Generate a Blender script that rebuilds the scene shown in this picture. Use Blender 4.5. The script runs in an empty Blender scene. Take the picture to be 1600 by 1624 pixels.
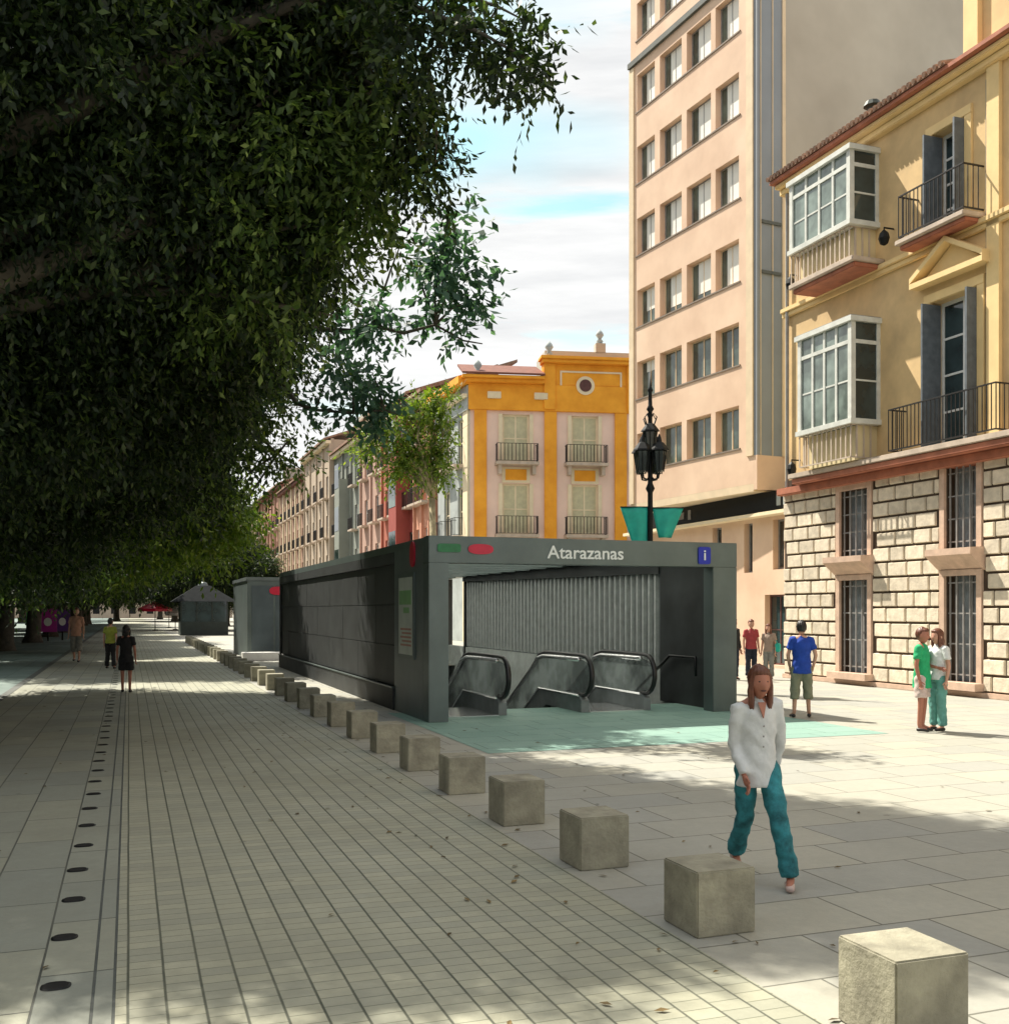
import bpy, bmesh, math, random
import numpy as np
from mathutils import Vector, Matrix
random.seed(7); rng = np.random.default_rng(11)
PI = math.pi; R = math.radians
sc = bpy.context.scene
COL = sc.collection
TH = math.atan2(.3413, .94)                 # heading of the street frame: x = across (v), y = along the street (u)
CT, ST = math.cos(TH), math.sin(TH)
def W(v, u, z=0): return Vector((CT*v - ST*u, ST*v + CT*u, z))
def at(px, py, Y): return Vector(((px-800)/1640*Y, Y, 1.85-(py-968)/1640*Y))
def onground(px, py):
    Y = 1640*1.85/(py-968); return Vector(((px-800)/1640*Y, Y, 0))
def vu(p): return (CT*p.x + ST*p.y, -ST*p.x + CT*p.y)

# ------------------------------------------------------------------ materials
def srgb(c):
    return tuple((x/255/12.92 if x/255 <= .04045 else ((x/255+.055)/1.055)**2.4) for x in c)
def new_mat(name):
    m = bpy.data.materials.new(name); m.use_nodes = True
    nt = m.node_tree; b = nt.nodes['Principled BSDF']
    return m, nt, b
def N(nt, t, **kw):
    n = nt.nodes.new(t)
    for k, v in kw.items():
        if hasattr(n, k): setattr(n, k, v)
    return n
def mixc(nt, fac, a, b, blend='MIX'):
    n = N(nt, 'ShaderNodeMix', data_type='RGBA', blend_type=blend)
    for s, v in ((0, fac), (6, a), (7, b)):
        if hasattr(v, 'is_output') or isinstance(v, bpy.types.NodeSocket): nt.links.new(v, n.inputs[s])
        elif s == 0: n.inputs[s].default_value = v
        else: n.inputs[s].default_value = (*v[:3], 1)
    return n.outputs[2]
def noise(nt, vec, scale, detail=4, rough=.6):
    n = N(nt, 'ShaderNodeTexNoise'); n.inputs['Scale'].default_value = scale
    n.inputs['Detail'].default_value = detail; n.inputs['Roughness'].default_value = rough
    if vec: nt.links.new(vec, n.inputs['Vector'])
    return n.outputs[0]
def ramp(nt, f, p0, p1):
    n = N(nt, 'ShaderNodeMapRange'); n.inputs[1].default_value = p0; n.inputs[2].default_value = p1
    nt.links.new(f, n.inputs[0]); return n.outputs[0]
def mat(name, c, rough=.7, metal=0, var=.25, scale=3, bump=.0, c2=None, grime=0, island=0, bscale=None):
    """base colour with procedural variation; c linear albedo"""
    m, nt, b = new_mat(name)
    tc = N(nt, 'ShaderNodeTexCoord').outputs['Object'] if name != 'cast_concrete' else N(nt, 'ShaderNodeNewGeometry').outputs['Position']
    f = ramp(nt, noise(nt, tc, scale), .3, .7)
    dark = tuple(x*(1-var) for x in (c2 or c)); lite = tuple(min(1, x*(1+var*.4)) for x in c)
    col = mixc(nt, f, dark, lite)
    if grime:
        g = ramp(nt, noise(nt, tc, scale*.35, 6, .7), .45, .75)
        gm = N(nt, 'ShaderNodeMath', operation='MULTIPLY'); nt.links.new(g, gm.inputs[0]); gm.inputs[1].default_value = grime
        col = mixc(nt, gm.outputs[0], col, tuple(x*.5 for x in c))
    if island:
        g = N(nt, 'ShaderNodeNewGeometry').outputs['Random Per Island']
        r = N(nt, 'ShaderNodeMapRange'); r.inputs[3].default_value = 1-island; r.inputs[4].default_value = 1+island*.5
        nt.links.new(g, r.inputs[0])
        mm = N(nt, 'ShaderNodeVectorMath', operation='SCALE'); nt.links.new(col, mm.inputs[0]); nt.links.new(r.outputs[0], mm.inputs['Scale'])
        col = mm.outputs[0]
    nt.links.new(col, b.inputs['Base Color'])
    b.inputs['Roughness'].default_value = rough; b.inputs['Metallic'].default_value = metal
    if bump:
        bp = N(nt, 'ShaderNodeBump'); bp.inputs['Strength'].default_value = bump; bp.inputs['Distance'].default_value = .02
        nt.links.new(noise(nt, tc, bscale or scale*8, 5), bp.inputs['Height']); nt.links.new(bp.outputs[0], b.inputs['Normal'])
    return m
def mat_paving(name, ca, cb, cm, bw, bh, mortar, swap, stain=.35, off=.5, rough=.75, bias=0, big=.5, lines=0):
    m, nt, b = new_mat(name)
    tc = N(nt, 'ShaderNodeTexCoord').outputs['Object']
    vec = tc
    wob = N(nt, 'ShaderNodeVectorMath', operation='SCALE'); wn = N(nt, 'ShaderNodeTexNoise'); wn.inputs['Scale'].default_value = .9
    nt.links.new(tc, wn.inputs['Vector']); nt.links.new(wn.outputs['Color'], wob.inputs[0]); wob.inputs['Scale'].default_value = .009
    ad = N(nt, 'ShaderNodeVectorMath', operation='ADD'); nt.links.new(tc, ad.inputs[0]); nt.links.new(wob.outputs[0], ad.inputs[1]); vec = ad.outputs[0]
    if swap:
        mp = N(nt, 'ShaderNodeMapping'); mp.inputs['Rotation'].default_value = (0, 0, PI/2); nt.links.new(vec, mp.inputs[0]); vec = mp.outputs[0]
    br = N(nt, 'ShaderNodeTexBrick'); br.offset = off
    nt.links.new(vec, br.inputs['Vector'])
    for k, v in (('Scale', 1), ('Mortar Size', mortar), ('Mortar Smooth', .3), ('Bias', bias), ('Brick Width', bw), ('Row Height', bh)): br.inputs[k].default_value = v
    br.inputs['Color1'].default_value = (*ca, 1); br.inputs['Color2'].default_value = (*cb, 1); br.inputs['Mortar'].default_value = (*cm, 1)
    col = br.outputs['Color']
    if lines:
        sx = N(nt, 'ShaderNodeSeparateXYZ'); nt.links.new(vec, sx.inputs[0])
        q = N(nt, 'ShaderNodeMath', operation='PINGPONG'); nt.links.new(sx.outputs[1], q.inputs[0]); q.inputs[1].default_value = lines/2
        lf = ramp(nt, q.outputs[0], .009, .004)
        col = mixc(nt, lf, col, (.05, .06, .04))
    s = ramp(nt, noise(nt, tc, big, 6, .65), .38, .68)
    sm = N(nt, 'ShaderNodeMath', operation='MULTIPLY'); nt.links.new(s, sm.inputs[0]); sm.inputs[1].default_value = stain
    col = mixc(nt, sm.outputs[0], col, tuple(x*.55 for x in ca))
    s2 = ramp(nt, noise(nt, tc, 14, 6, .7), .3, .75)
    sm2 = N(nt, 'ShaderNodeMath', operation='MULTIPLY'); nt.links.new(s2, sm2.inputs[0]); sm2.inputs[1].default_value = .28
    col = mixc(nt, sm2.outputs[0], col, tuple(x*.6 for x in cb))
    # gum spots and small stains
    vo = N(nt, 'ShaderNodeTexVoronoi'); vo.inputs['Scale'].default_value = 1.3; nt.links.new(tc, vo.inputs['Vector'])
    sp = ramp(nt, vo.outputs['Distance'], .05, .03)
    spm = N(nt, 'ShaderNodeMath', operation='MULTIPLY'); nt.links.new(sp, spm.inputs[0]); spm.inputs[1].default_value = .5
    col = mixc(nt, spm.outputs[0], col, tuple(x*.35 for x in ca))
    nt.links.new(col, b.inputs['Base Color'])
    rr = N(nt, 'ShaderNodeMapRange'); rr.inputs[3].default_value = rough-.12; rr.inputs[4].default_value = rough+.12
    nt.links.new(s, rr.inputs[0]); nt.links.new(rr.outputs[0], b.inputs['Roughness'])
    bp = N(nt, 'ShaderNodeBump'); bp.inputs['Strength'].default_value = .5; bp.inputs['Distance'].default_value = .01; bp.invert = True
    nt.links.new(br.outputs['Fac'], bp.inputs['Height'])
    bp2 = N(nt, 'ShaderNodeBump'); bp2.inputs['Strength'].default_value = .25; bp2.inputs['Distance'].default_value = .01
    nt.links.new(noise(nt, tc, 40, 4), bp2.inputs['Height']); nt.links.new(bp.outputs[0], bp2.inputs['Normal'])
    nt.links.new(bp2.outputs[0], b.inputs['Normal'])
    return m
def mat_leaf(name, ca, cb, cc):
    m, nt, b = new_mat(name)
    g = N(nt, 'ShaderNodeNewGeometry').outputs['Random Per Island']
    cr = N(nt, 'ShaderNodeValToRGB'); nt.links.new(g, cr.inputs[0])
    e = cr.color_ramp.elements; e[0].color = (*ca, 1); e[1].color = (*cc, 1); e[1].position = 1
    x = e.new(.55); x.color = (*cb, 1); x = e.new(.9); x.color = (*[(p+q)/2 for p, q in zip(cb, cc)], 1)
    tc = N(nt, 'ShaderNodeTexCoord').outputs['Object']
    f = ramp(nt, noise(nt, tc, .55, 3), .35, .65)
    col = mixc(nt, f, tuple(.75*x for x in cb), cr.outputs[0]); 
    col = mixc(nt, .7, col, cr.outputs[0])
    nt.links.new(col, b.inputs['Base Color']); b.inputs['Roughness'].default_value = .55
    tr = N(nt, 'ShaderNodeBsdfTranslucent')
    tcx = mixc(nt, 1, col, (1.2, 1.25, .5), 'MULTIPLY'); nt.links.new(tcx, tr.inputs[0])
    mx = N(nt, 'ShaderNodeMixShader'); mx.inputs[0].default_value = .42
    nt.links.new(b.outputs[0], mx.inputs[1]); nt.links.new(tr.outputs[0], mx.inputs[2])
    nt.links.new(mx.outputs[0], nt.nodes['Material Output'].inputs[0])
    return m
def mat_glass(name, c, rough=.06, spec=.9):
    m, nt, b = new_mat(name)
    tc = N(nt, 'ShaderNodeTexCoord').outputs['Object']
    col = mixc(nt, ramp(nt, noise(nt, tc, 1.2, 3), .4, .62), tuple(x*.45 for x in c), c)
    nt.links.new(col, b.inputs['Base Color']); b.inputs['Roughness'].default_value = rough
    b.inputs['Specular IOR Level'].default_value = spec
    bp = N(nt, 'ShaderNodeBump'); bp.inputs['Strength'].default_value = .05; bp.inputs['Distance'].default_value = .05
    nt.links.new(noise(nt, tc, 1.5, 1), bp.inputs['Height']); nt.links.new(bp.outputs[0], b.inputs['Normal'])
    return m
M = {}
M['walk'] = mat_paving('walk_pavers', (.44,.435,.325), (.35,.355,.28), (.16,.17,.12), .112, .171, .004, True, .45, lines=.171)
M['plaza'] = mat_paving('plaza_slabs', (.45,.435,.355), (.36,.365,.335), (.12,.12,.095), .9, .62, .008, False, .35, .37)
M['painted_shadow'] = mat_paving('shadow_tinted_slabs', (.27,.43,.365), (.22,.375,.32), (.09,.15,.125), .9, .62, .008, False, .25, .37)  # plaza slabs with the teal tint of the entrance shadow in the colour
M['sidewalk'] = mat_paving('left_slabs', (.36,.365,.285), (.28,.30,.26), (.055,.06,.052), .95, .42, .007, True, .5)
M['road'] = mat_paving('road_slabs', (.19,.26,.235), (.15,.21,.195), (.07,.09,.08), 1.4, .8, .008, True, .4)
M['ground'] = mat('packed_ground', (.22,.21,.17), .9, var=.4, scale=.6, bump=.3)
M['kerb'] = mat('kerb_granite', (.10,.11,.10), .7, var=.3, scale=4, bump=.2)
M['concrete'] = mat('cast_concrete', (.38,.36,.27), .85, var=.3, scale=5, bump=.5, c2=(.33,.31,.235), grime=.6, bscale=30)
M['iron'] = mat('cast_iron', (.015,.016,.016), .5, .6, var=.4, scale=20)
M['hole'] = mat('drain_black', (.004,.004,.004), .9, var=.2, scale=20)
M['metal'] = mat('grey_clad', (.14,.175,.17), .38, .35, var=.22, scale=1.2, grime=.3, bump=.03)
M['metal_lt'] = mat('grey_clad_light', (.16,.19,.19), .4, .3, var=.2, scale=1.5)
M['darkpanel'] = mat('dark_panel', (.034,.039,.040), .55, .0, var=.55, scale=1.4, bump=.1, grime=.3)
M['slat'] = mat('slat_grey', (.55,.58,.57), .45, .2, var=.2, scale=6)
M['slatback'] = mat('slat_back', (.20,.225,.225), .6, var=.3, scale=3)
M['parapet'] = mat('pit_parapet', (.50,.54,.52), .7, var=.25, scale=3, bump=.1)
M['rubber'] = mat('handrail_rubber', (.008,.008,.009), .35, var=.2, scale=8)
M['steel'] = mat('brushed_steel', (.98,.98,.98), .16, .8, var=.1, scale=12)
M['balus'] = mat_glass('balustrade_glass', (.82,.88,.88)); M['balus'].node_tree.nodes['Principled BSDF'].inputs['Transmission Weight'].default_value = .85; M['balus'].node_tree.nodes['Principled BSDF'].inputs['IOR'].default_value = 1.2
M['lglass'] = mat_glass('lantern_glass', (.05,.06,.06))
M['red'] = mat('logo_red', (.62,.012,.05), .35, var=.1, scale=6)
M['green'] = mat('emblem_green', (.02,.20,.07), .4, var=.3, scale=6)
M['blue'] = mat('sign_blue', (.012,.03,.42), .35, var=.1, scale=6)
M['white'] = mat('white_paint', (.8,.8,.78), .5, var=.1, scale=6)
M['letter'] = mat('letter_white', (.85,.88,.87), .4, var=.06, scale=6)
M['poster'] = mat('poster_paper', (.62,.66,.58), .4, var=.15, scale=3)
M['poster_g'] = mat('poster_green', (.25,.5,.2), .4, var=.2, scale=3)
M['poster_r'] = mat('poster_red', (.5,.22,.15), .4, var=.2, scale=3)
M['yellow'] = mat('ochre_render', (.78,.55,.27), .85, var=.2, scale=.8, c2=(.68,.48,.25), grime=.35, bump=.1, bscale=20)
M['yellowgrey'] = mat('pale_render', (.70,.58,.34), .85, var=.16, scale=.8, grime=.2, bump=.1, bscale=20)
M['trim'] = mat('ochre_trim', (.85,.62,.30), .8, var=.12, scale=2, bump=.1)
M['redsoffit'] = mat('terracotta_band', (.42,.15,.085), .75, var=.3, scale=3, bump=.1)
M['slab'] = mat('stone_ledge', (.55,.45,.36), .75, var=.25, scale=3, bump=.1)
M['stone'] = mat('rusticated_stone', (.78,.68,.53), .85, var=.25, scale=5, bump=.5, island=.18, bscale=16)
M['mortar'] = mat('brown_mortar', (.085,.055,.035), .95, var=.4, scale=4)
M['stonefr'] = mat('stone_frame', (.62,.44,.33), .8, var=.22, scale=4, bump=.2)
M['tile'] = mat('clay_tile', (.36,.21,.14), .8, var=.5, scale=5, bump=.3, island=.35)
M['bay'] = mat('bay_white', (.66,.67,.62), .5, var=.18, scale=4, bump=.05)
M['shutter'] = mat('grey_shutter', (.30,.29,.28), .6, var=.25, scale=5)
M['paleshut'] = mat('pale_shutter_blue', (.27,.31,.34), .5, var=.35, scale=5)
M['sillbrown'] = mat('sill_brown', (.24,.19,.15), .7, var=.3)
M['bluesh'] = mat('blue_grey_shutter', (.13,.15,.17), .5, var=.3, scale=6)
M['wood_red'] = mat('dark_red_wood', (.12,.05,.045), .5, var=.3, scale=5)
M['pane'] = mat_glass('pane_dark', (.035,.06,.065))
M['towerpane'] = mat_glass('pane_grey_green', (.10,.145,.12))
M['panelt'] = mat_glass('pane_light', (.24,.30,.27), .12)
M['blind'] = mat('roller_blind', (.82,.82,.75), .7, var=.07, scale=1.5)
M['dark'] = mat('room_dark', (.02,.02,.02), .9, var=.3, scale=2)
M['tower'] = mat('tower_render', (.76,.56,.41), .85, var=.14, scale=.5, c2=(.74,.51,.36), grime=.22, bump=.08, bscale=15)
M['towertrim'] = mat('tower_trim', (.72,.58,.40), .8, var=.12, scale=2)
M['towerslate'] = mat('blue_grey_panel', (.09,.12,.135), .5, .2, var=.25, scale=1.5)
M['towergrey'] = mat('tower_side', (.50,.47,.40), .85, var=.14, scale=.25, c2=(.46,.42,.35), grime=.25)
M['towerblue'] = mat('tower_strip', (.25,.28,.31), .6, var=.15, scale=.5)
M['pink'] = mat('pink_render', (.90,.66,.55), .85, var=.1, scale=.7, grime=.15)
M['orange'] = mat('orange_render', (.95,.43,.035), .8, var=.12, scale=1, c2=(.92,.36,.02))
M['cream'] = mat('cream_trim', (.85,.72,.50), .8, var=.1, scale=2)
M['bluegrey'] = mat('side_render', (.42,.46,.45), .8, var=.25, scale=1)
M['curtain'] = mat('pale_shutter', (.62,.58,.38), .7, var=.15, scale=4)
M['roofred'] = mat('roof_red', (.20,.07,.045), .8, var=.3, scale=3)
M['rail'] = mat('wrought_iron', (.03,.028,.027), .5, .5, var=.3, scale=10)
M['teal'] = mat('teal_fabric', (.015,.42,.33), .6, var=.2, scale=4)
M['bark'] = mat('ficus_bark', (.10,.085,.065), .9, var=.5, scale=4, bump=.9, bscale=10)
M['barkpale'] = mat('pale_bark', (.42,.36,.22), .9, var=.4, scale=5, bump=.5)
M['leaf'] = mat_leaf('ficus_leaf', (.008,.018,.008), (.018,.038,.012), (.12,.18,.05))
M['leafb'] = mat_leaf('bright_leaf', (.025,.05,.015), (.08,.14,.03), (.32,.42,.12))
M['leaft'] = mat_leaf('magnolia_leaf', (.03,.075,.06), (.055,.13,.10), (.14,.28,.21))
M['leafy'] = mat_leaf('street_tree_leaf', (.06,.11,.012), (.13,.22,.022), (.32,.38,.06))
M['kiosk'] = mat('kiosk_green', (.03,.045,.04), .5, .2, var=.3, scale=3)
M['kioskroof'] = mat('kiosk_slate', (.018,.021,.023), .95, .0, var=.3, scale=3)
M['kioskroof'].node_tree.nodes['Principled BSDF'].inputs['Specular IOR Level'].default_value = .1
M['skin'] = mat('skin_tan', (.55,.30,.21), .55, var=.12, scale=8)
M['skind'] = mat('skin_red', (.42,.17,.11), .55, var=.12, scale=8)
M['hairb'] = mat('hair_black', (.012,.010,.009), .45, var=.4, scale=20)
M['hairr'] = mat('hair_auburn', (.16,.055,.03), .45, var=.4, scale=30)
def cloth(name, c, var=.2): 
    M[name] = mat('cloth_'+name, c, .85, var=var, scale=9, bump=.35, bscale=12); return name
cloth('blouse', (.70,.72,.72), .14); cloth('jeans', (.035,.24,.28), .65); cloth('blueshirt', (.012,.055,.36)); cloth('olive', (.22,.22,.15))
cloth('greendress', (.02,.40,.16)); cloth('pinkwhite', (.62,.5,.46)); cloth('tealtrouser', (.13,.36,.32)); cloth('redshirt', (.36,.05,.055))
cloth('navy', (.015,.02,.035)); cloth('black', (.012,.012,.013)); cloth('lime', (.30,.34,.05)); cloth('greyshort', (.22,.22,.20)); cloth('peach', (.55,.30,.22)); cloth('taupe', (.32,.24,.19))
M['shoe'] = mat('dark_leather', (.015,.012,.012), .4, var=.3, scale=10)
M['shoew'] = mat('pale_shoe', (.55,.42,.38), .5, var=.15, scale=10)

# ------------------------------------------------------------------ object helpers
ORG = {}
def org_of(o):
    while o is not None:
        if o.name in ORG: return ORG[o.name]
        o = o.parent
    return Vector((0, 0, 0))
def props(o, label=None, cat=None, group=None, kind=None):
    if label: o['label'] = label
    if cat: o['category'] = cat
    if group: o['group'] = group
    if kind: o['kind'] = kind
    return o
def thing(name, label, cat, v=None, u=None, z=0, rot=0, group=None, world=None, authored=True):
    """Empty at the base of a thing. street-frame things: parts are authored in street coordinates (v,u,z)."""
    o = bpy.data.objects.new(name, None); COL.objects.link(o); o.empty_display_size = .3
    if world is not None:
        o.location = world; o.rotation_euler = (0, 0, rot); ORG[o.name] = Vector((0, 0, 0))
    else:
        o.location = W(v, u, z); o.rotation_euler = (0, 0, TH+rot)
        ORG[o.name] = Vector((v, u, z)) if authored else Vector((0, 0, 0))
    return props(o, label, cat, group)
class MB:
    def __init__(s, f=None): s.v = []; s.f = []; s.m = []; s.map = f or (lambda a, b, c: (a, b, c)); s.cur = 0
    def add(s, vs, fs, raw=False):
        n = len(s.v); s.v += [tuple(p) if raw else s.map(*p) for p in vs]
        s.f += [tuple(i+n for i in f) for f in fs]; s.m += [s.cur]*len(fs); return s
    def box(s, x0, x1, y0, y1, z0, z1):
        vs = [(x, y, z) for z in (z0, z1) for x, y in ((x0, y0), (x1, y0), (x1, y1), (x0, y1))]
        return s.add(vs, [(0,3,2,1), (4,5,6,7), (0,1,5,4), (1,2,6,5), (2,3,7,6), (3,0,4,7)])
    def hexa(s, bot, top):
        return s.add(list(bot)+list(top), [(0,3,2,1), (4,5,6,7), (0,1,5,4), (1,2,6,5), (2,3,7,6), (3,0,4,7)])
    def prism(s, poly, f):          # poly: 2d points; f(p, t) -> 3d for t = 0, 1
        n = len(poly); vs = [f(p, 0) for p in poly]+[f(p, 1) for p in poly]
        fs = [tuple(range(n))[::-1], tuple(range(n, 2*n))]+[(i, (i+1) % n, n+(i+1) % n, n+i) for i in range(n)]
        return s.add(vs, fs)
    def tube(s, pts, r, n=8, cap=True, sq=1.0):
        pts = [Vector(p) for p in pts]; rs = r if isinstance(r, (list, tuple)) else [r]*len(pts)
        vs = []; up0 = None
        for i, p in enumerate(pts):
            d = (pts[min(i+1, len(pts)-1)]-pts[max(i-1, 0)]).normalized()
            if up0 is None: up0 = Vector((0, 0, 1)) if abs(d.z) < .9 else Vector((1, 0, 0))
            a = d.cross(up0).normalized(); b = a.cross(d).normalized(); up0 = b
            vs += [tuple(p+(a*math.cos(2*PI*k/n)+b*sq*math.sin(2*PI*k/n))*rs[i]) for k in range(n)]
        fs = [(i*n+k, i*n+(k+1) % n, (i+1)*n+(k+1) % n, (i+1)*n+k) for i in range(len(pts)-1) for k in range(n)]
        if cap: fs += [tuple(range(n))[::-1], tuple(range((len(pts)-1)*n, len(pts)*n))]
        return s.add(vs, fs)
    def lathe(s, cx, cy, prof, n=14):
        return s.tube([(cx, cy, z) for r, z in prof], [r for r, z in prof], n)
    def grid_wall(s, a0, a1, z0, z1, holes, depth=.3, d0=0):
        """wall in facade coords (s along, d outward, z); outer face at d=d0; real openings with reveals"""
        A = sorted({a0, a1, *[h[0] for h in holes], *[h[1] for h in holes]}); Z = sorted({z0, z1, *[h[2] for h in holes], *[h[3] for h in holes]})
        A = [a for a in A if a0 <= a <= a1]; Z = [z for z in Z if z0 <= z <= z1]
        def inh(a, z): return any(h[0] < a < h[1] and h[2] < z < h[3] for h in holes)
        for i in range(len(A)-1):
            for j in range(len(Z)-1):
                if inh((A[i]+A[i+1])/2, (Z[j]+Z[j+1])/2): continue
                p = [(A[i], Z[j]), (A[i+1], Z[j]), (A[i+1], Z[j+1]), (A[i], Z[j+1])]
                s.add([(a, d0, z) for a, z in p], [(0,1,2,3)]); s.add([(a, d0-depth, z) for a, z in p], [(3,2,1,0)])
        for h in holes+[(a0, a1, z0, z1)]:
            c = [(h[0], h[2]), (h[1], h[2]), (h[1], h[3]), (h[0], h[3])]
            for k in range(4):
                p, q = c[k], c[(k+1) % 4]
                s.add([(p[0], d0, p[1]), (q[0], d0, q[1]), (q[0], d0-depth, q[1]), (p[0], d0-depth, p[1])], [(0,1,2,3)])
        return s
    def build(s, name, mats, parent=None, smooth=False, bevel=0, label=None, fix=True, loc=None):
        me = bpy.data.meshes.new(name); o = bpy.data.objects.new(name, me); COL.objects.link(o)
        off = org_of(parent) if parent else Vector((0, 0, 0))
        me.from_pydata([tuple(Vector(p)-off) for p in s.v], [], s.f)
        for m in (mats if isinstance(mats, (list, tuple)) else [mats]): me.materials.append(M[m])
        if any(s.m): me.polygons.foreach_set('material_index', s.m)
        if fix or bevel:
            bm = bmesh.new(); bm.from_mesh(me)
            if fix: bmesh.ops.remove_doubles(bm, verts=bm.verts, dist=1e-5); bmesh.ops.recalc_face_normals(bm, faces=bm.faces)
            if bevel: bmesh.ops.bevel(bm, geom=bm.edges, offset=bevel, segments=2, affect='EDGES', clamp_overlap=True)
            bm.to_mesh(me); bm.free()
        if smooth: me.polygons.foreach_set('use_smooth', [True]*len(me.polygons))
        if parent: o.parent = parent
        if loc is not None: o.location = loc
        if label: o['label'] = label
        return o
def copy_tree(o, parent=None, **p):
    c = o.copy(); COL.objects.link(c)
    if parent is not None: c.parent = parent
    for ch in [x for x in CHILD.get(o.name, [])]: copy_tree(ch, c)
    props(c, **p); return c
CHILD = {}
def index_children(root):
    for ob in list(bpy.data.objects):
        if ob.parent: 
            L = CHILD.setdefault(ob.parent.name, [])
            if ob not in L: L.append(ob)
def text_mesh(body, size, extrude=.01):
    cu = bpy.data.curves.new('t', 'FONT'); cu.body = body; cu.size = size; cu.extrude = extrude; cu.align_x = 'CENTER'; cu.align_y = 'CENTER'; cu.offset = size*.012
    ob = bpy.data.objects.new('t', cu); COL.objects.link(ob)
    dg = bpy.context.evaluated_depsgraph_get(); me = bpy.data.meshes.new_from_object(ob.evaluated_get(dg))
    vs = [tuple(v.co) for v in me.vertices]; fs = [tuple(p.vertices) for p in me.polygons]
    bpy.data.objects.remove(ob); bpy.data.meshes.remove(me); return vs, fs
# facade mappings
def fstreet(vf): return lambda s, d, z: (vf-d, s, z)      # facade facing the street (-v): s = u
def ffront(yf): return lambda s, d, z: (s, yf-d, z)       # facade facing -y

# ------------------------------------------------------------------ ground
PIT = (4.78, 10.28, 18.15, 33.2)
def sheet(name, v0, v1, u0, u1, z, m, hole=None, thick=0):
    mb = MB(); V = [v0, v1]; U = [u0, u1]
    if hole: V = sorted({v0, v1, max(v0, hole[0]), min(v1, hole[1])}); U = sorted({u0, u1, max(u0, hole[2]), min(u1, hole[3])})
    for i in range(len(V)-1):
        for j in range(len(U)-1):
            cv, cu = (V[i]+V[i+1])/2, (U[j]+U[j+1])/2
            if hole and hole[0] < cv < hole[1] and hole[2] < cu < hole[3]: continue
            mb.add([(V[i], U[j], z), (V[i+1], U[j], z), (V[i+1], U[j+1], z), (V[i], U[j+1], z)], [(0,1,2,3)])
    o = mb.build(name, m, fix=False); o.rotation_euler = (0, 0, TH); return props(o, kind='structure')
sheet('ground', -900, 900, -80, 2500, -.02, 'ground', PIT)
sheet('walkway', -.06, 2.92, -20, 260, 0, 'walk')
sheet('plaza', 2.92, 40, -20, 62, 0, 'plaza', PIT)
sheet('plaza_far', 2.92, 40, 62, 400, -.002, 'plaza')
sheet('entrance_painted_shadow', 4.35, 10.7, 12.6, 18.15, .004, 'painted_shadow')  # shadow before the entrance, painted as a tinted patch of slabs
sheet('pavement', -2.45, -.17, -20, 260, 0, 'sidewalk')
sheet('pavement_edge', -.155, -.075, -20, 260, 0, 'sidewalk')
sheet('road', -24, -2.62, -20, 400, -.004, 'road')
o = MB().box(-.17, -.155, -20, 260, -.02, -.003).box(-.075, -.06, -20, 260, -.02, -.003).build('paving_joint', 'kerb'); o.rotation_euler = (0, 0, TH); props(o, kind='structure')
o = MB().box(-2.62, -2.45, -20, 260, -.1, .006).build('kerb', 'kerb'); o.rotation_euler = (0, 0, TH); props(o, kind='structure')

# drain covers: small dark oblong slots in a row
c = thing('drain_cover', 'dark oblong drain slot in the row along the left pavement edge', 'drain cover', -.335, 4.72, authored=False, group='drain slots along the pavement')
mb = MB()
pts = [(.06*math.copysign(abs(math.cos(a))**.7, math.cos(a)), .052*math.copysign(abs(math.sin(a))**.7, math.sin(a))) for a in [2*PI*k/20 for k in range(20)]]
mb.prism(pts, lambda p, t: (p[0], p[1], .002+.004*t)); mb.build('slot', 'hole', c)
mb = MB(); n = 20
vs = [(p[0]*k, p[1]*k, z) for k, z in ((1.0, .008), (1.2, .002)) for p in pts]
mb.add(vs, [(i, (i+1) % n, n+(i+1) % n, n+i) for i in range(n)]).build('rim', 'iron', c)
index_children(c)
for k in range(1, 60):
    uu = 4.72+.808*k - (.808*60 if k > 58 else 0)
    d = copy_tree(c); d.location = W(-.335+random.uniform(-.01, .01), 4.72+.808*k if k < 59 else 3.9)
# bollards
def bollard_mesh(seed):
    random.seed(seed); mb = MB(); mb.box(0, .385, 0, .385, 0, .378)
    return mb
base = None; GB = 'stone cube bollards along the walkway'
ords = ['nearest', 'second', 'third', 'fourth', 'fifth', 'sixth', 'seventh', 'eighth', 'ninth', 'tenth']
for k in range(37):
    uu = 3.49+1.6*k
    if k == 0:
        base = bollard_mesh(1).build('stone_bollard', 'concrete', bevel=.008)
    o = base if k == 0 else base.copy()
    if k: COL.objects.link(o)
    o.location = W(3.0, uu); o.rotation_euler = (0, 0, TH+random.uniform(-.02, .02)+(PI/2*0))
    o.scale = (1, 1, 1+random.uniform(-.02, .02))
    if k < 10:
        props(o, [ 'nearest concrete cube bollard, cut off by the bottom edge',
          'concrete cube bollard just in front of the walking woman in teal jeans',
          'third concrete cube bollard from the viewer, left of the woman\'s legs'][k] if k < 3 else
          f'{ords[k]} concrete cube bollard counting from the nearest along the walkway', 'bollard', GB)
    else:
        props(o, 'small distant concrete cube bollard in the tight far part of the row', 'bollard', GB)
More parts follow.
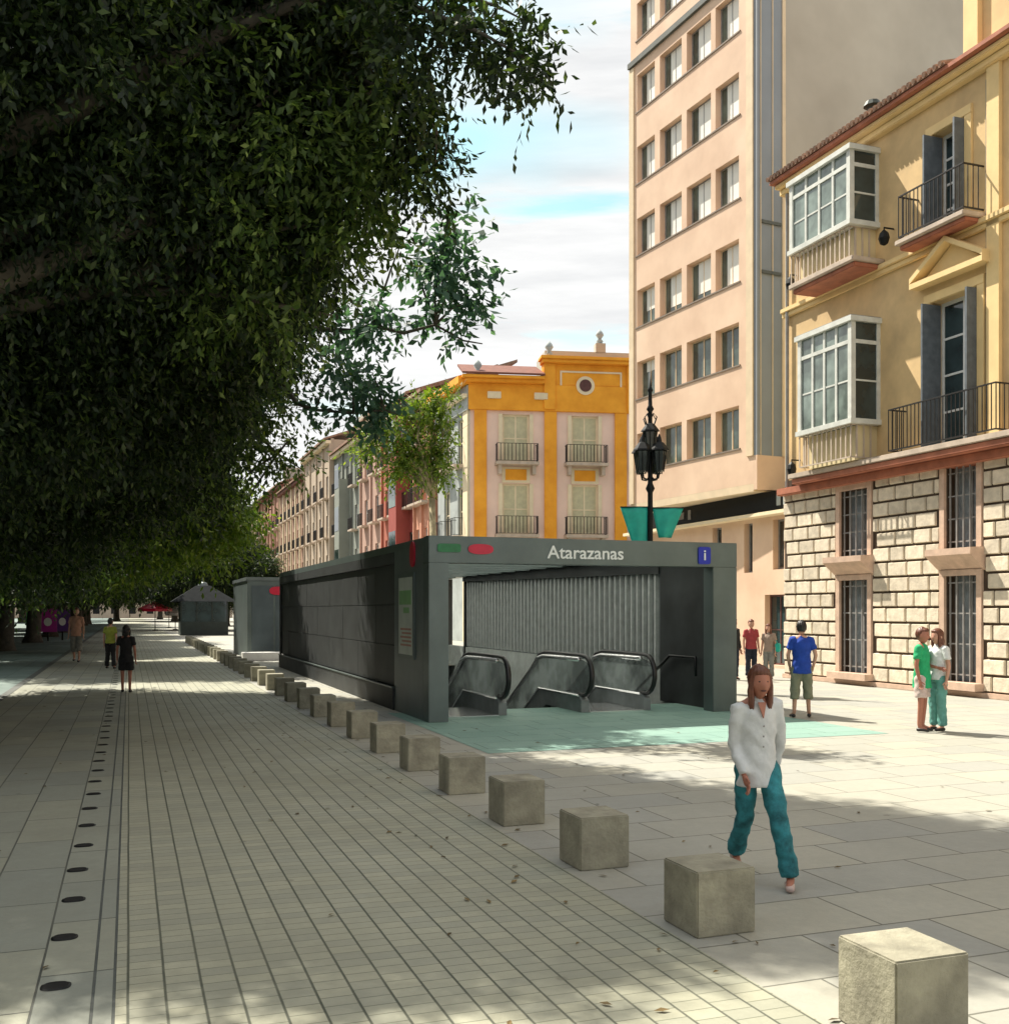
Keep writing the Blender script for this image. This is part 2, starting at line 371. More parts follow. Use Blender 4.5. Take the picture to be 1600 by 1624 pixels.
# leaf litter (a little)
mb = MB()
for k in range(220):
    v = random.uniform(-2.3, 9) if k % 3 else random.uniform(2, 3.2); u = random.uniform(3, 22) ; a = random.uniform(0, 6.28); s = random.uniform(.02, .045)
    p = [(v+s*math.cos(a), u+s*math.sin(a), .012), (v+.4*s*math.cos(a+1.57), u+.4*s*math.sin(a+1.57), .016), (v-s*math.cos(a), u-s*math.sin(a), .008), (v-.4*s*math.cos(a+1.57), u-.4*s*math.sin(a+1.57), .011)]
    if not (PIT[0] < v < PIT[1] and u > 16): mb.add(p, [(0,1,2,3)])
M['litter'] = mat('dry_leaf', (.16,.11,.04), .8, var=.5, scale=3, island=.5)
o = mb.build('fallen_leaves', 'litter', fix=False); o.rotation_euler = (0, 0, TH); props(o, 'tiny dry leaves scattered over the paving', 'fallen leaves', kind='stuff')

# ------------------------------------------------------------------ metro entrance
V0, V1, U0, U1, ZT = 4.62, 10.47, 16.36, 34.2, 3.08
t = thing('subway_entrance', 'long dark grey metal subway entrance with open front and white station name', 'subway entrance', V0, U0)
d = .34
MB().box(V0, V0+.34, U0, U0+d, 0, 2.635).build('pillar', 'metal', t, bevel=.008)
MB().box(V1-.50, V1, U0, U0+d, 0, 2.635).build('pillar', 'metal', t, bevel=.008)
MB().box(V0, V1, U0-.002, U0+d, 2.637, ZT).build('lintel', 'metal', t, bevel=.008)
s = MB(); s.box(V0+.002, V0+.5, U0+d, U1, 2.93, ZT-.015); s.box(V1-.5, V1-.002, U0+d, U1, 2.93, ZT-.015)
a = U0+d
while a < U1-.3: s.box(V0+.5, V1-.5, a, a+.16, 2.90, ZT-.015); a += 1.1
s.build('roof_grid', 'metal', t)
M['frost'], nt_, b_ = new_mat('frosted_light_diffuser'); b_.inputs['Base Color'].default_value = (.6, .65, .64, 1)
tr_ = N(nt_, 'ShaderNodeBsdfTranslucent'); tc_ = N(nt_, 'ShaderNodeTexCoord').outputs['Object']
nt_.links.new(mixc(nt_, noise(nt_, tc_, 1.5), (.62, .66, .65), (.8, .84, .83)), tr_.inputs[0]); mx_ = N(nt_, 'ShaderNodeMixShader'); mx_.inputs[0].default_value = .8
nt_.links.new(b_.outputs[0], mx_.inputs[1]); nt_.links.new(tr_.outputs[0], mx_.inputs[2]); nt_.links.new(mx_.outputs[0], nt_.nodes['Material Output'].inputs[0])
MB().add([(V0+.4, U0+.3, ZT-.06), (V1-.4, U0+.3, ZT-.06), (V1-.4, U1-.1, ZT-.06), (V0+.4, U1-.1, ZT-.06)], [(0,1,2,3)]).build('light_diffuser', 'frost', t, fix=False)  # unseen sheet added to diffuse the sun falling into the entrance
s = MB(); s.box(V0, V0+.12, U0+d, 18.7, 0, 2.93); s.build('side_panel', 'metal_lt', t, bevel=.005)
MB().box(V0-.004, V0+.10, 18.7, U1, 2.72, 2.928).build('fascia', 'darkpanel', t)
s = MB()
for k in range(9):
    a = 18.72+(U1-18.72)/9*k
    for z_ in range(3): s.box(V0+.05+.002*((k+z_) % 2), V0+.11, a, a+(U1-18.72)/9-.014, .44+.76*z_, .44+.76*(z_+1)-.012)
s.build('side_cladding', 'darkpanel', t)
MB().box(V0-.03, V0+.12, 18.7, U1, 0, .40).build('plinth', 'darkpanel', t, bevel=.01)
MB().box(V0-.05, V0+.0, 18.7, U1, .405, .43).build('ledge', 'metal', t)
MB().box(V0+.0, V0+.04, U1-.16, U1+.02, 0, 3.0).build('corner_post', 'darkpanel', t)
MB().box(V0+.12, V1, U1-.12, U1, 0, 2.92).build('rear_wall', 'darkpanel', t)
# right wall: dark solid, slatted, then a gap to the street
MB().box(V1-.26, V1, U0+d, 18.8, 0, 2.93).build('return_wall', 'darkpanel', t)
s = MB()
s.box(V1-.12, V1, 18.8, 32.0, .66, 2.93); s.build('slat_backing', 'slatback', t)
s = MB(); a = 18.83
while a < 31.9: s.box(V1-.20, V1-.12, a, a+.07, .70, 2.9); a += .27
s.build('slats', 'slat', t)
MB().box(V1-.22, V1, 32.0, 32.14, 0, 2.93).build('post', 'darkpanel', t)
MB().box(V1-.19, V1, 18.8, U1-.12, -.02, .66).build('parapet', 'parapet', t)
MB().box(V1-.19, V1-.05, 18.15, U1-.12, -4.5, -.02).build('pit_wall', 'parapet', t, label='grey stairwell wall below floor level')
s = MB(); s.box(V0+.02, V0+.16, 18.15, U1-.12, -4.5, -.02); s.box(V0+.16, V1-.19, U1-.3, U1-.12, -4.5, 0); s.box(V0+.16, V1-.19, 18.0, 18.15, -4.5, -.022)
s.box(V0, V1, 18, U1, -4.6, -4.5); s.build('pit_lining', 'darkpanel', t)
MB().box(V0+.12, V0+.14, U0+d, 34.0, 0, 2.93).build('inner_lining', 'slatback', t)
# beam over the slats inside
MB().hexa([(V1-.3, 18.8, 2.60), (V1-.2, 18.8, 2.60), (V1-.2, 32, 2.78), (V1-.3, 32, 2.78)], [(V1-.3, 18.8, 2.92), (V1-.2, 18.8, 2.92), (V1-.2, 32, 2.92), (V1-.3, 32, 2.92)]).build('inner_beam', 'darkpanel', t)
# lettering and marks on the lintel
def onlintel(vs, v, z, dv=-.006): return [(v+p[0], U0-.004-p[2]+dv, z+p[1]) for p in vs]
vs, fs = text_mesh('Atarazanas', .31); vc = 0
def v_at_px(px, u): k = (px-800)/1640; return (k*.94*u+.3413*u)/(.94-.3413*k)
vs = [(p[0]*1.06, p[1], p[2]) for p in vs]
MB().add(onlintel(vs, v_at_px(929, U0), 2.835), fs).build('station_name', 'letter', t, fix=False)
def lozenge(w, h, r=.5, n=10):
    return [(w*math.copysign(abs(math.cos(a))**r, math.cos(a)), h*math.copysign(abs(math.sin(a))**r, math.sin(a))) for a in [2*PI*k/(4*n) for k in range(4*n)]]
def plate(name, v, z, w, h, m, r=.5, dep=.02, parent=t):
    mb = MB(); mb.prism(lozenge(w, h, r), lambda p, q: (v+p[0], U0-.004-dep*q, z+p[1])); return mb.build(name, m, parent)
lg = plate('red_logo', v_at_px(762, U0), 2.87, .22, .085, 'red', .8)
lz = .11
vs, fs = text_mesh('M', .11); MB().add(onlintel([(p[0], p[1], p[2]*.2) for p in vs], v_at_px(762, U0), 2.87, -.022), fs).build('logo_letter', 'white', lg, fix=False) if False else None
plate('green_emblem', v_at_px(712, U0), 2.88, .20, .07, 'green', .3)
b = plate('info_sign', v_at_px(1116, U0), 2.84, .125, .155, 'blue', .25, .03)
vs, fs = text_mesh('i', .27); MB().add(onlintel(vs, v_at_px(1116, U0), 2.84, -.03), fs).build('info_letter', 'letter', b, fix=False)
# side poster
def sideplate(name, u0, u1, z0, z1, m, dep, par): return MB().box(V0-dep, V0+.0, u0, u1, z0, z1).build(name, m, par)
pf = sideplate('poster_case', 17.22, 18.32, 1.0, 2.5, 'metal', .03, t)
pp = MB().box(V0-.034, V0-.03, 17.3, 18.24, 1.07, 2.43).build('poster', 'poster', pf)
s = MB(); s.box(V0-.037, V0-.034, 17.36, 18.18, 1.95, 2.2); s.box(V0-.037, V0-.034, 17.5, 17.9, 1.8, 1.9); s.build('poster_map', 'poster_g', pf)
s = MB()
for q in range(5): s.box(V0-.037, V0-.034, 17.36, 18.1-.1*(q % 2), 1.5-.07*q, 1.535-.07*q)
s.build('poster_text', 'poster_r', pf)
mb = MB(); mb.prism(lozenge(.16, .26, .8), lambda p, q: (V0-.004-.02*q, 17.35+p[0], 2.82+p[1]*.85)); mb.build('side_logo', 'red', t)

# escalators (resting in the pit, each a thing)
def balus(par, v):
    ub = 16.75; z = 1.03
    flat = 19.05; L = 5.2; s30 = math.tan(R(30))
    path = [(v, flat+L, z-L*s30), (v, flat+.5, z-.5*s30-.0), (v, flat+.18, z-.06), (v, flat-.15, z-.004), (v, flat-.6, z)]
    path += [(v, ub+.45, z)]
    for k in range(1, 9):
        a = PI/2+PI*k/9; path.append((v, ub+.36+.36*math.cos(a)*1.0, z-.36+.36*math.sin(a)))
    path += [(v, ub+.36, z-.72), (v, ub+.52, z-.70)]
    MB().tube(path, .05, 8, sq=.7).build('handrail', 'rubber', par, smooth=True)
    p2 = [(x-.055, y, zz-.075) for x, y, zz in path[:6]]
    MB().tube(p2, .042, 8).build('rail_edge', 'steel', par, smooth=True)
    # panel polygon
    poly = [(flat+L, z-L*s30-.07), (flat+.2, z-.13), (flat-.2, z-.08), (ub+.45, z-.08)]
    for k in range(1, 8):
        a = PI/2+PI*k/8; poly.append((ub+.36+.3*math.cos(a), z-.38+.28*math.sin(a)))
    poly += [(ub+.5, .30), (flat, .30), (flat+L, .30-L*s30)]
    MB().prism(poly, lambda p, q: (v-.006+.012*q, p[0], p[1])).build('side_glass', 'balus', par)
    sk = [(ub+.3, .005), (ub+.3, .22), (ub+.42, .30), (flat+.05, .30), (flat+L, .30-L*s30), (flat+L, -L*s30-.1), (flat-.3, .005)]
    MB().prism(sk, lambda p, q: (v-.075+.15*q, p[0], p[1])).build('skirt', 'slatback', par)
    e = [(v-.078, ub+.42, .305), (v-.078, flat+.05, .305), (v-.078, flat+L, .305-L*s30)]
    MB().tube(e, .022, 6).build('skirt_trim', 'steel', par)
for i, (va, vb) in enumerate(((4.98, 6.16), (7.74, 8.99))):
    e = thing('escalator', ['escalator at the left of the entrance, its black handrail alone nearest the left pillar', 'escalator with paired black handrail loops to the right of a lone one'][i], 'escalator', (va+vb)/2, 16.9, group='escalators inside the entrance')
    balus(e, va); balus(e, vb)
    s = MB(); s.box(va+.09, vb-.09, 17.0, 18.6, .006, .02); s.build('landing_plate', 'steel', e)
    s = MB()
    for k in range(16):
        s.box(va+.09, vb-.09, 18.6+.36*k, 18.6+.36*(k+1), -.2-.208*k-.6, -.02-.208*k)
    s.build('steps', 'slatback', e)
s = MB()
st = thing('stair_flight', 'dark stair flight with handrail against the right inner wall of the entrance', 'stairs', 9.65, 18.15)
for k in range(20): s.box(9.12, 10.27, 18.2+.3*k, 18.2+.3*(k+1), -.17*(k+1)-.4, -.17*(k+1)+.0)
s.build('steps', 'kiosk', st)
MB().tube([(10.1, 17.2, .6), (10.1, 17.2, .95), (10.1, 18.2, .95), (10.1, 23, -1.75)], .03, 8).build('handrail', 'rubber', st, smooth=True)

# second (lift) pavilion behind
t = thing('lift_pavilion', 'smaller blue-grey metal pavilion with a red logo behind the long entrance', 'pavilion', 4.25, 40.4)
MB().box(4.25, 9.6, 40.4, 46, .0, 2.98).build('body', 'metal', t, bevel=.01)
MB().box(4.2, 9.65, 40.35, 46.05, 2.982, 3.12).build('roof', 'metal_lt', t, bevel=.01)
s = MB()
for k in range(4): s.box(4.4+.9*k, 5.22+.9*k, 40.385, 40.398, .3, 2.8)
s.build('cladding', 'towerslate', t)
mb = MB(); mb.prism(lozenge(.33, .16, .8), lambda p, q: (v_at_px(441, 40.4)+p[0], 40.38-.03*q, 2.60+p[1])); mb.build('red_logo', 'red', t)
MB().box(3.9, 6.4, 38.6, 39.3, 0, .3).build('stone_bench', 'white', None, bevel=.02)
o = bpy.data.objects['stone_bench']; o.rotation_euler = (0, 0, TH); 
props(o, 'low pale stone block at the foot of the lift pavilion', 'bench')

# ------------------------------------------------------------------ windows helper (facade coords)
def window(parent, F, a0, a1, z0, z1, d, fm='white', gm='pane', mull=1, trans=0, name='window', fw=.06, blind=None, label=None):
    f = MB(F)
    f.box(a0, a0+fw, d-.05, d, z0, z1); f.box(a1-fw, a1, d-.05, d, z0, z1)
    f.box(a0+fw, a1-fw, d-.05, d, z0, z0+fw); f.box(a0+fw, a1-fw, d-.05, d, z1-fw, z1)
    for k in range(mull):
        c = a0+(a1-a0)*(k+1)/(mull+1); f.box(c-fw*.4, c+fw*.4, d-.045, d-.003, z0+fw, z1-fw)
    for k in range(trans):
        c = z0+(z1-z0)*(k+1)/(trans+1); f.box(a0+fw, a1-fw, d-.04, d-.006, c-fw*.3, c+fw*.3)
    w = f.build(name, fm, parent, label=label)
    g = MB(F)
    g.box(a0+fw*.5, a1-fw*.5, d-.035, d-.025, z0+fw*.5, z1-fw*.5); g.build('pane', gm, w)
    if blind:
        b = MB(F); b.box(a0+fw, a0+(a1-a0)*.72, d-.024, d-.012, z1-(z1-z0)*blind, z1-fw); b.build('blind', 'blind', w)
    return w
def railing(parent, F, a0, a1, z0, z1, dep, d0=0, step=.12, name='railing', m='rail', r=.008):
    s = MB(F)
    for z in (z0+.04, z1-.02): 
        s.box(a0, a1, d0+dep-.03, d0+dep, z, z+.03); s.box(a0, a0+.03, d0, d0+dep-.03, z, z+.03); s.box(a1-.03, a1, d0, d0+dep-.03, z, z+.03)
    n = int((a1-a0)/step)
    for k in range(n+1):
        a = a0+(a1-a0)*k/n; s.box(a-r, a+r, d0+dep-.024, d0+dep-.006, z0+.07, z1-.02)
    n = max(2, int(dep/step))
    for k in range(1, n):
        for a in (a0+.015, a1-.015): s.box(a-r, a+r, d0+dep*k/n-r, d0+dep*k/n+r, z0+.07, z1-.02)
    return s.build(name, m, parent)

# ------------------------------------------------------------------ yellow house with bays
VF = 16.95; F = fstreet(VF)
t = thing('ochre_house', 'ochre old house with rusticated stone base and two glazed bay windows', 'house', VF, 20)
UE = 24.1; US = 17.62; UB = -3
gw = [(20.65, 21.7, .3, 2.6), (20.65, 21.7, 3.2, 4.85), (17.2, 18.12, .3, 2.6), (17.2, 18.12, 3.2, 5.0),
      (13.4, 14.4, .3, 2.6), (13.4, 14.4, 3.2, 5.0), (9.4, 10.4, .3, 2.6), (9.4, 10.4, 3.2, 5.0), (5.4, 6.4, .3, 2.6), (5.4, 6.4, 3.2, 5.0)]
MB(F).grid_wall(UB, UE, 0, 5.4, gw, .45).build('base_wall', 'mortar', t)
# rusticated blocks, real stones standing proud
s = MB(F); row = 0; z = .12
random.seed(3)
while z < 5.15:
    h = .36; u = UB+(.3 if row % 2 else 0); 
    while u < UE-.1:
        w = random.choice([.5, .58, .66]); a0, a1 = u+.026, min(u+w-.026, UE)
        zz0, zz1 = z+.024, z+h-.024
        ok = a1-a0 > .12
        for g in gw:
            if zz1 > g[2]-.12 and zz0 < g[3]+.15:
                if a0 < g[1]+.16 and a1 > g[0]-.16:
                    if a0 < g[0]-.16 < a1: a1 = g[0]-.17
                    elif a0 < g[1]+.16 < a1: a0 = g[1]+.17
                    else: ok = False
        if ok and a1-a0 > .1:
            b = .016; dd = random.uniform(.04, .055)
            s.add([(a0, .0, zz0), (a1, .0, zz0), (a1, .0, zz1), (a0, .0, zz1), (a0+b, dd, zz0+b), (a1-b, dd, zz0+b), (a1-b, dd, zz1-b), (a0+b, dd, zz1-b)],
                  [(4,5,6,7), (0,1,5,4), (1,2,6,5), (2,3,7,6), (3,0,4,7)])
        u += w
    z += h; row += 1
s.build('rusticated_facing', 'stone', t)
MB(F).box(UB, UE, 0, .09, 0, .115).build('plinth', 'stonefr', t, bevel=.01)
for g in gw:
    s = MB(F); a0, a1, z0, z1 = g; w = .14
    s.box(a0-w, a0, 0, .07, z0-.0, z1); s.box(a1, a1+w, 0, .07, z0, z1); s.box(a0-w, a1+w, 0, .072, z1, z1+.13)
    if z0 > 1: 
        s.add([(a0-.2, .0, z0-.5), (a1+.2, .0, z0-.5), (a1+.2, .42, z0-.16), (a0-.2, .42, z0-.16), (a0-.2, 0, z0), (a1+.2, 0, z0), (a1+.2, .42, z0-.02), (a0-.2, .42, z0-.02)],
              [(0,1,2,3), (7,6,5,4), (0,4,5,1), (1,5,6,2), (2,6,7,3), (3,7,4,0)])
    else: s.box(a0-.2, a1+.2, 0, .3, z0-.16, z0)
    wn = s.build('window', 'stonefr', t)
    g2 = MB(F); g2.box(a0, a1, -.30, -.28, z0, z1); g2.build('pane', 'paleshut', wn)
    s = MB(F)
    for k in range(5): c = a0+.08+(a1-a0-.16)*k/4; s.box(c-.014, c+.014, -.05, -.022, z0, z1)
    for k in range(4): c = z0+.15+(z1-z0-.3)*k/3; s.box(a0, a1, -.056, -.05, c-.015, c+.015)
    s.build('window_bars', 'shutter', wn)
    s = MB(F); s.box(a0, a0+.07, -.28, -.24, z0, z1); s.box(a1-.07, a1, -.28, -.24, z0, z1); s.box((a0+a1)/2-.05, (a0+a1)/2+.05, -.28, -.24, z0, z1); s.build('window_frame', 'shutter', wn)
# first floor band: terracotta slab
s = MB(F); s.box(UB, UE-.9, -.3, .55, 5.32, 5.45); s.build('balcony_slab', 'slab', t, bevel=.015)
s = MB(F); s.box(UB, UE-1.0, -.3, .5, 5.17, 5.318); s.box(UB, UE, -.3, .28, 4.98, 5.168); s.build('slab_moulding', 'redsoffit', t, bevel=.02)
doors = [(17.2, 18.55, 5.47, 8.75), (17.55, 18.5, 10.25, 12.5)]
more = [(13.4, 14.4, 5.47, 8.75), (13.4, 14.4, 10.25, 12.5), (9.4, 10.4, 5.47, 8.75), (9.4, 10.4, 10.25, 12.5), (5.4, 6.4, 5.47, 8.75), (5.4, 6.4, 10.25, 12.5)]
MB(F).grid_wall(UB, UE, 5.4, 13.35, doors+more, .4, 0).build('upper_wall', 'yellow', t)
MB(F).box(UE-6.3, UE+.02, -9, -.4, 0, 13.6).build('rear_mass', 'yellowgrey', t)
MB(F).box(UB, UE-6.3, -9, -.4, 0, 18.3).build('rear_mass', 'yellow', t)
# string course at second floor
s = MB(F); s.box(UB, UE, 0, .16, 9.98, 10.1); s.box(UB, UE, 0, .10, 9.86, 9.978); s.build('string_course', 'trim', t, bevel=.015)
for i, dr in enumerate(doors+more):
    a0, a1, z0, z1 = dr; s = MB(F); w = .2
    s.box(a0-w, a0, 0, .06, z0, z1); s.box(a1, a1+w, 0, .06, z0, z1); s.box(a0-w, a1+w, 0, .065, z1, z1+.2)
    s.build('door_surround', 'trim', t, bevel=.008)
    dn = window(t, F, a0, a1, z0, z1, -.26, 'white', 'pane', 1, 3, name='balcony_door', fw=.08)
    s = MB(F)
    for sd, aa in ((1, a0), (-1, a1)):
        # folded shutter leaves standing out of the opening
        s.box(min(aa, aa+sd*.05), max(aa, aa+sd*.05), -.2, .32, z0+.02, z1-.05)
    s.build('shutter', 'bluesh', dn)
    if i % 2 == 0:
        # pediment
        s = MB(F); c = (a0+a1)/2; h = .95
        s.prism([(c-h, z1+.50), (c+h, z1+.50), (c, z1+1.12)], lambda p, q: (p[0], .04+.02*q, p[1]))
        s.build('pediment', 'trim', t)
        s = MB(F); s.box(c-h-.12, c+h+.12, 0, .3, z1+.38, z1+.5)
        for sg in (-1, 1):
            s.add([(c+sg*(h+.12), d, z1+.5+e) for d in (0, .3) for e in (0, .12)]+[(c, d, z1+1.14+e) for d in (0, .3) for e in (0, .12)], [(0,1,3,2), (4,6,7,5), (0,4,5,1), (2,3,7,6), (1,5,7,3), (0,2,6,4)])
        s.build('pediment_moulding', 'trim', t)
    if i % 2:
        s = MB(F); s.box(a0-.55, a1+.55, 0, .62, z0-.13, z0-.02); s.build('balcony', 'slab', t, bevel=.015)
        s = MB(F); s.box(a0-.5, a1+.5, 0, .52, z0-.24, z0-.132); s.build('balcony_soffit', 'redsoffit', t, bevel=.02)
        railing(t, F, a0-.5, a1+.5, z0, z0+.98, .56)
    else:
        railing(t, F, a0-.95, a1+.85, z0, z0+1.0, .50, 0)
# bays
def bay(a0, a1, z0, z1, label, trans, zfl):
    p = .85; b = MB(F)
    s = MB(F); s.box(a0-.06, a1+.06, 0, p+.06, z1-.12, z1); s.box(a0-.04, a1+.04, 0, p+.04, z0, z0+.12)
    for a in (a0, a1-.13): s.box(a, a+.13, p-.13, p, z0+.12, z1-.12)
    for a in (a0, a1-.1): s.box(a, a+.1, 0, .1, z0+.12, z1-.12)
    zt = z1-.12-(z1-z0)*.2; zm = z0+.12+(zt-z0-.12)*.5
    n = 4
    for z in (zt, ): s.box(a0+.13, a1-.13, p-.1, p-.01, z, z+.09)
    for z in (zt,): s.box(a0+.005, a0+.1, .1, p-.13, z, z+.09); s.box(a1-.1, a1-.005, .1, p-.13, z, z+.09)
    for k in range(1, n):
        a = a0+.13+(a1-a0-.26)*k/n; s.box(a-.035, a+.035, p-.09, p-.015, z0+.12, z1-.12)
    for k in range(n):
        A0 = a0+.13+(a1-a0-.26)*k/n+.035; A1 = a0+.13+(a1-a0-.26)*(k+1)/n-.035; s.box(A0, A1, p-.07, p-.03, zm, zm+.04)
    for a in (a0+.005, a1-.06): s.box(a, a+.055, .1, p-.13, zm, zm+.04)
    w = s.build('bay_window', 'bay', t, label=label)
    g = MB(F); g.box(a0+.05, a1-.05, p-.06, p-.045, z0+.1, z1-.1); g.build('pane', 'panelt', w)
    MB(F).box(a0+.03, a0+.045, .05, p-.1, z0+.1, z1-.1).build('side_pane', 'pane', w); MB(F).box(a1-.045, a1-.03, .05, p-.1, z0+.1, z1-.1).build('side_pane', 'pane', w)
    g = MB(F); g.box(a0+.14, a0+.14+(a1-a0)*.2, p-.2, p-.17, z0+.15, z1-.15); g.box(a1-.65, a1-.2, p-.22, p-.2, z0+.15, zt); g.build('curtain', 'blind', w)
    g = MB(F); g.box(a0-.02, a1+.02, .0, p+.02, z1+.002, z1+.03); g.build('bay_roof', 'shutter', w)
    # ironwork underneath
    railing(w, F, a0+.1, a1-.0, zfl, z0, p-.05, step=.17, m='slab', r=.02)
    g = MB(F); g.box(a0+.12, a1-.15, .0, p-.25, zfl, z0-.02); g.build('bay_base', 'yellowgrey', w)
bay(20.25, 22.35, 6.3, 8.85, 'lower glazed bay window over the terracotta ledge', 1, 5.46)
bay(20.3, 22.7, 11.05, 12.95, 'upper glazed bay window tucked under the eaves', 0, 10.25)
s = MB(F); s.box(20.1, 22.6, 0, .95, 10.12, 10.24); s.build('balcony', 'slab', t, bevel=.015)
s = MB(F); s.box(20.15, 22.55, 0, .85, 10.0-.0, 10.118); s.build('balcony_soffit', 'redsoffit', t, bevel=.02)
# pilaster and eaves
s = MB(F); s.box(17.0-.0, 17.12, 0, .07, 8.9, 9.0)
MB(F).box(16.55, 16.9, 0, .10, 5.46, 13.3).build('pilaster', 'trim', t, bevel=.01)
s = MB(F); s.box(UB, UE, -.2, .18, 13.2, 13.36); s.box(UB, UE, -.2, .34, 13.362, 13.47); s.build('cornice', 'trim', t, bevel=.02)
s = MB(F); s.box(UB, UE+.03, -.2, .48, 13.475, 13.56); s.build('eave_board', 'redsoffit', t)
s = MB(F)
s.add([(US, .52, 13.57), (UE+.05, .52, 13.57), (UE+.05, -4, 14.9), (US, -4, 14.9), (US, .52, 13.62), (UE+.05, .52, 13.62), (UE+.05, -4, 14.95), (US, -4, 14.95)], [(0,3,2,1), (4,5,6,7), (0,1,5,4), (1,2,6,5), (2,3,7,6), (3,0,4,7)])
s.build('roof', 'tile', t)
s = MB(F); u = US+.1
while u < UE+.05:
    s.tube([(u, .56, 13.62), (u, -4, 14.97)], .06, 6); u += .16
s.build('roof_tiles', 'tile', t)
# taller right part
MB(F).grid_wall(UB, US, 13.47, 18.3, [(13.4, 14.4, 14.6, 16.8)], .4, -.12).build('attic_wall', 'yellow', t)
s = MB(F); s.box(17.2, US, -.12, .02, 13.57, 18.2); s.build('attic_pilaster', 'trim', t, bevel=.01)
s = MB(F); s.box(UB, US+.2, -.12, .5, 18.2, 18.5); s.build('attic_cornice', 'trim', t, bevel=.02)
window(t, F, 13.4, 14.4, 14.6, 16.8, -.3)
s = MB(F)
for zz in (14.5, 15.5): s.tube([(16.95, .02, 5.6), (16.95, .03, 13)], .02, 6)
s.build('conduit', 'shutter', t)
s = MB(F); s.tube([(UE-.25, .1, 5.2), (UE-.25, .1, 13.2)], .05, 8); s.build('downpipe', 'shutter', t)
for (px, py, lab) in ((1270, 745, 'small black wall lantern at the left end of the terracotta ledge'), (1418, 380, 'small black wall lantern beside the upper bay window'), (1268, 452, 'small black wall lantern at the left end of the upper string course')):
    k = (px-800)/1640; uq = (15.93-5.785*k)/(.3413+.94*k); Y = ST*VF+CT*uq; zz = 1.85+(968-py)/1640*Y
    l = thing('wall_lantern', lab, 'wall lantern', VF-.1, uq, zz, group='black lanterns on the ochre house')
    MB().lathe(VF-.3, uq, [(.02, zz+.2), (.10, zz+.12), (.13, zz), (.09, zz-.13), (.02, zz-.17)], 8).build('lantern', 'iron', l)
    MB().tube([(VF-.02, uq, zz+.25), (VF-.3, uq, zz+.25), (VF-.3, uq, zz+.18)], .02, 6).build('bracket', 'iron', l)
ch = thing('chimney_vent', 'small dark green vent on the tiled roof before the grey party wall', 'roof vent', VF+.3, 20.9, 14.0)
MB().lathe(VF+.3, 20.9, [(.12, 13.8), (.12, 14.25), (.22, 14.3), (.16, 14.42), (.03, 14.48)], 10).build('cowl', 'kiosk', ch)

# ------------------------------------------------------------------ tower
A = Vector((7.95, 33, 0)); B = Vector((4.83, 39.6, 0)); dAB = (B-A).normalized(); LT = (B-A).length
# local frame: x outward to the right of facade normal..., y along facade from A to B
rotT = math.atan2(dAB.y, dAB.x)-PI/2
t = thing('apartment_tower', 'tall peach apartment tower with horizontal window rows and blank grey side', 'tower block', world=A, rot=rotT)
FT = lambda s, d, z: (-d, s, z)
sp = [(.102, .273), (.3075, .499), (.541, .728), (.7736, .939)]
Z0 = 5.9; ZTOP = 31.5
holes = []
for k in range(9):
    for a, b in sp: holes.append((a*LT, b*LT, 7.13+2.72*k, 7.13+2.72*k+1.4))
MB(FT).grid_wall(0, LT, Z0, ZTOP, holes, .38).build('wall', 'tower', t)
MB(FT).box(.0, LT, -14, -.38, Z0, ZTOP-.3).build('core', 'dark', t)
MB(FT).box(0, LT, -14, .0, Z0-.25, Z0-.003).build('soffit', 'towertrim', t)
s = MB(FT); s.box(-.02, LT+.05, -.0, .12, 22.55, 22.75); s.build('string_course', 'kerb', t)
s = MB(FT); s.box(LT-.28, LT+.02, 0, .06, Z0, 22.5); s.box(0, .32, 0, .05, Z0+.9, ZTOP)
for k in range(3): a = (sp[k][1]+sp[k+1][0])/2*LT
s.build('edge_pier', 'towertrim', t)
s = MB(FT)
for k in range(9): s.box(.09*LT, .95*LT, .0, .035, 7.13+2.72*k-.05, 7.13+2.72*k-.002)
s.build('sill', 'sillbrown', t)
for k in range(9):
    for j, (a, b) in enumerate(sp):
        a0, a1, z0 = a*LT, b*LT, 7.13+2.72*k
        full = k >= 3 or (k == 2 and j in (2, 3))
        bl = .93 if k > 2 else (random.choice([.9, .8, .6]) if k == 2 else (.0 if k < 1 else random.choice([0, .3])))
        window(t, FT, a0, a1, z0, z0+1.4, -.22, 'towertrim' if k < 3 else 'shutter', 'towerpane', 1, 0, blind=bl or None, fw=.045)
# side face (facing the viewer): blue-grey strip then plain party wall
s = MB()
s.box(0, 1.13, -.16, -.002, Z0+.9, ZTOP); s.build('side_strip', 'towerblue', t)
s = MB(); s.box(0, 1.13, -.165, -.003, Z0-.2, Z0+.897); s.build('side_base', 'tower', t)
s = MB(); s.box(.12, .14, -.2, -.165, Z0+.9, ZTOP); s.box(.6, .63, -.19, -.165, Z0+.9, ZTOP); s.box(1.0, 1.13, -.2, -.165, Z0+.9, ZTOP); s.build('side_fin', 'towertrim', t)
for zz in (14.2, 12.6): MB().box(.15, .95, -.21, -.166, zz, zz+.1).build('side_bracket', 'kerb', t)
s = MB(); s.box(1.13, 14.2, -.02, -.004, 0, ZTOP); s.build('party_wall', 'towergrey', t)
s = MB(); s.box(LT*0, 14, LT-.003, LT+.0, Z0, ZTOP)
